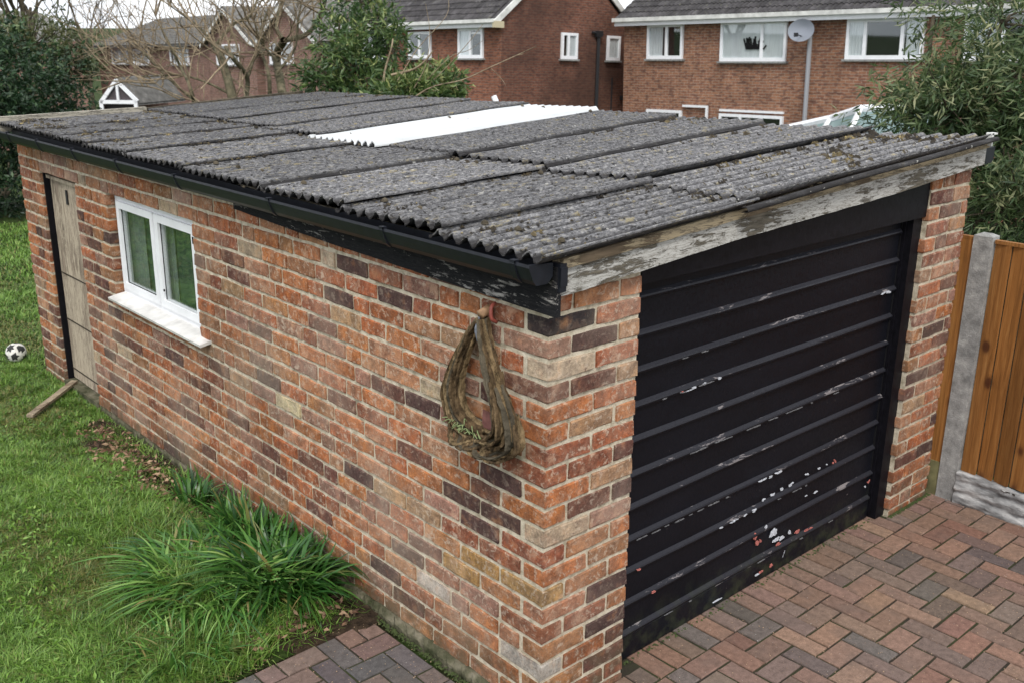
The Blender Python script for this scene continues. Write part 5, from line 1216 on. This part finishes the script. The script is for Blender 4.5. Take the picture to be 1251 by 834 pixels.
for n, bnd in ((115000, (-1.75, -.03, 1.0, 3.2)), (75000, (-1.2, 0, 3.2, 5.4)), (45000, (-1., 2.2, 5.4, 8.)), (26000, (-.6, 3.0, 8., 11.)), (30000, (-4.1, -1.65, 1., 7.)), (22000, (-1.75, -1.1, 3.1, 8.)), (20000, (-4.1, -.6, 7., 11.)), (9000, (-.1, 4., 5.2, 8))):
    a, b = lawn_pts(n, *bnd); xs_.append(a); ys_.append(b)
X = np.concatenate(xs_); Y = np.concatenate(ys_)
keep = ~((X > np.where(Y > 3, -.006, -.03)) & (Y < 5.16))
edge = .985+.05*np.sin(X*9)+.03*np.sin(X*23); keep &= Y > edge+rng.uniform(-.05, .1, len(X))
wallstrip = (X > -.20-.07*np.sin(Y*5.1)) & (Y < 3.9) & (rng.random(len(X)) < np.clip((3.9-Y)*1.2, .2, .80)); keep &= ~wallstrip
bed = (X > -.50) & (Y < 1.12+.06*np.sin(X*14)) & (rng.random(len(X)) < .72); keep &= ~bed
X, Y = X[keep], Y[keep]; n = len(X); pt = patchy(X, Y); far = np.clip((Y-2)/6, 0, 1)
long_ = (np.exp(-((X+.62)/.35)**2-((Y-1.5)/.55)**2)*.8+np.exp(-((X+.45)/.28)**2-((Y-2.1)/.6)**2)*.6)
tuft = np.clip(np.sin(X*19+3*np.sin(Y*7))*np.sin(Y*21+2*np.sin(X*9)), 0, 1)
H = (.024+.030*pt+.030*tuft+.075*long_)*rng.uniform(.55, 1.3, n); Wd = rng.uniform(.003, .0065, n)*(1+far*1.0+long_*.6)
cv = np.clip(.14+.62*pt*rng.uniform(.6, 1.2, n)+.10*tuft+.19*rng.normal(size=n), .14, 1); dry = rng.random(n) < (.05+.22*(pt < .33)); cv[dry] = rng.uniform(0, .14, dry.sum())
P = np.stack([X, Y, lawn_h(X, Y)-.01], 1); o = blades('grass', P, H, Wd, rng.uniform(.3, 1.5, n), cv, M_GRASS, 2); tag(o, 'thick green lawn grass growing left of the brick garage', 'grass', kind='stuff')

# broad clover and plantain leaves among the grass
nb = 16000; xb = np.concatenate([rng.uniform(-1.6, -.25, 6000), rng.uniform(-1.1, -.1, 2000)]); yb = np.concatenate([rng.uniform(1.1, 3.3, 6000), rng.uniform(3.2, 6.5, 2000)])
kb = (patchy(yb*1.3, xb*1.7) > .42); xb, yb = xb[kb], yb[kb]; nb = len(xb); Pb = np.stack([xb, yb, lawn_h(xb, yb)+rng.uniform(.004, .028, nb)], 1); Db = rng.normal(size=(nb, 3)); Db[:, 2] = np.abs(Db[:, 2])*.7+.15
V, F_, C_ = leaf_cloud(Pb, Db, (.018, .042), (.007, .014), np.clip(rng.normal(.55, .14, nb), .2, 1), .3)
o = link('lawn_weeds', np_mesh('lawn_weeds', V, F_, M_GRASS, colors=C_)); tag(o, 'small broad leaved weeds mixed through the lawn grass', 'weeds', kind='stuff')

def strap_plant(label, cx, cy, rx, ry, n, h0, h1, w0, w1, tone=.5, lean=(.5, 1.5), grp=None):
    T = empty('strap_leaf_plant', (cx, cy, 0)); tag(T, label, 'plant', grp)
    r_ = np.sqrt(rng.random(n)); an = rng.uniform(0, 6.283, n); bx_ = r_*np.cos(an)*rx; by_ = r_*np.sin(an)*ry
    P = np.stack([bx_, by_, np.full(n, -.01)], 1); H = rng.uniform(h0, h1, n); Wd = rng.uniform(w0, w1, n); ln_ = rng.uniform(*lean, n)
    cv = np.clip(tone+rng.normal(0, .18, n), .2, 1); dr = rng.random(n) < .05; cv[dr] = rng.uniform(0, .15, dr.sum())
    # outward lean
    ang = np.arctan2(by_, bx_)+rng.normal(0, .7, n); d = np.stack([np.cos(ang), np.sin(ang), np.zeros(n)], 1); s = np.stack([-np.sin(ang), np.cos(ang), np.zeros(n)], 1); rows = []; seg = 7
    tw = rng.uniform(-.6, .6, n)[:, None]
    for k in range(seg+1):
        t = k/seg; hh = H[:, None]*(t-.42*ln_[:, None]*t**2.4); c_ = P+d*H[:, None]*ln_[:, None]*.75*t**1.7; c_[:, 2:3] += np.maximum(hh, .0)
        c_[:, 0] = np.minimum(c_[:, 0], -cx-.012-.02*rng.random(n)*0); wq = Wd[:, None]*.5*(1-t**3)*(.65+.35*math.sin(math.pi*min(1, t+.25))); sl = s+np.array([0, 0, 1.])*tw*t
        rows += ([c_-sl*wq, c_+sl*wq] if k < seg else [c_])
    V = np.stack(rows, 1); m_ = V.shape[1]; q = (np.arange(n)*m_)[:, None]; F_ = []
    for k in range(seg-1): F_ += [q+[2*k, 2*k+1, 2*k+3], q+[2*k, 2*k+3, 2*k+2]]
    F_.append(q+[2*seg-2, 2*seg-1, 2*seg]); C_ = np.repeat(cv, m_)[:, None]*np.ones(3)
    link('leaves', np_mesh('leaves', V.reshape(-1, 3), np.concatenate(F_), M_STRAP, True, C_), T); return T
strap_plant('largest dark green strap leaved clump nearest the paving', -.22, 1.46, .16, .25, 520, .19, .36, .015, .027, .42, (.6, 1.8))
strap_plant('loose pale green strap leaved clump sprawling onto the lawn', -.46, 1.66, .22, .32, 480, .18, .31, .011, .021, .58, (.9, 2.0))
strap_plant('upright strap leaved clump against the bricks behind the largest clump', -.13, 1.88, .08, .22, 200, .19, .32, .013, .022, .42, (.3, 1.2))
strap_plant('small straggly strap leaved clump farthest along the wall', -.14, 2.44, .07, .20, 100, .12, .25, .011, .018, .38, (.3, 1.3))
strap_plant('thin grassy clump at bottom edge of photo beside paving', -.74, 1.26, .20, .16, 220, .09, .20, .007, .012, .66, (.5, 1.7))
# dead leaves
n = 950; Yd = np.concatenate([rng.normal(3.0, .42, 520), rng.uniform(1.1, 3.9, 230), rng.normal(1.14, .07, 200)]); Xd = np.concatenate([-.12-np.abs(rng.normal(0, .10, 520)), -.06-np.abs(rng.normal(0, .08, 230)), rng.uniform(-.6, -.08, 200)])
Pd = np.stack([Xd, Yd, rng.uniform(.012, .045, n)], 1); Dd = rng.normal(size=(n, 3)); Dd[:, 2] *= .35
sm = np.ones(n); V, F_, C_ = leaf_cloud(Pd, Dd, (.018, .045), (.010, .022), rng.random(n), .1)
o = link('fallen_leaves', np_mesh('fallen_leaves', V, F_, M_DEAD, colors=C_)); tag(o, 'brown fallen leaves heaped along the foot of the brick wall', 'leaves', kind='stuff')
# broad weed leaf near the paving edge
WD = empty('weed', (-.60, 1.10, 0)); tag(WD, 'small broad leaved weed at the lawn corner by the paving', 'weed')
Pw = np.zeros((9, 3)); Pw[:, 2] = .02; Dw = rng.normal(size=(9, 3)); Dw[:, 2] = np.abs(Dw[:, 2])*.5+.3
V, F_, C_ = leaf_cloud(Pw, Dw, (.05, .08), (.03, .045), rng.uniform(.8, 1, 9), .1); link('leaves', np_mesh('leaves', V, F_, M_SHRUB, colors=C_), WD)
# grit and moss in the paving joints
pts = []; szs = []; cls = []
for _ in range(3400):
    if rnd.random() < .75: x = rnd.uniform(-.3, 2.95); y = rnd.uniform(-1.6, .05)
    else: x = rnd.uniform(-.9, -.05); y = rnd.uniform(.0, 1.0)
    pts.append((x, y, PZ+.002)); szs.append(rnd.uniform(.0012, .0035)); cls.append(rnd.choice([.75, .95, 1.0, .3]))
o = crumbs('grit', pts, szs, cls, M_DEAD); tag(o, 'tiny pale grit and leaf crumbs over the block paving', 'grit', kind='stuff')
pts = []; szs = []; cls = []
for _ in range(900):
    r1 = rnd.random()
    if r1 < .25: x = rnd.uniform(.5, 2.4); y = rnd.uniform(.035, .062)
    elif r1 < .7: x = rnd.uniform(-.06, -.03); y = rnd.uniform(0, 1.)
    else: x = rnd.uniform(2.48, 2.9); y = rnd.uniform(-.02, 0)
    pts.append((x, y, .0)); szs.append(rnd.uniform(.003, .008)); cls.append(rnd.uniform(.3, .8))
M_MOSSG = m_leaf('ground moss', [(0, (.02, .03, .01)), (1, (.07, .10, .025))], .95, 0)
o = crumbs('ground_moss', pts, szs, cls, M_MOSSG); tag(o, 'green moss growing along the foot of door and piers', 'moss', kind='stuff')
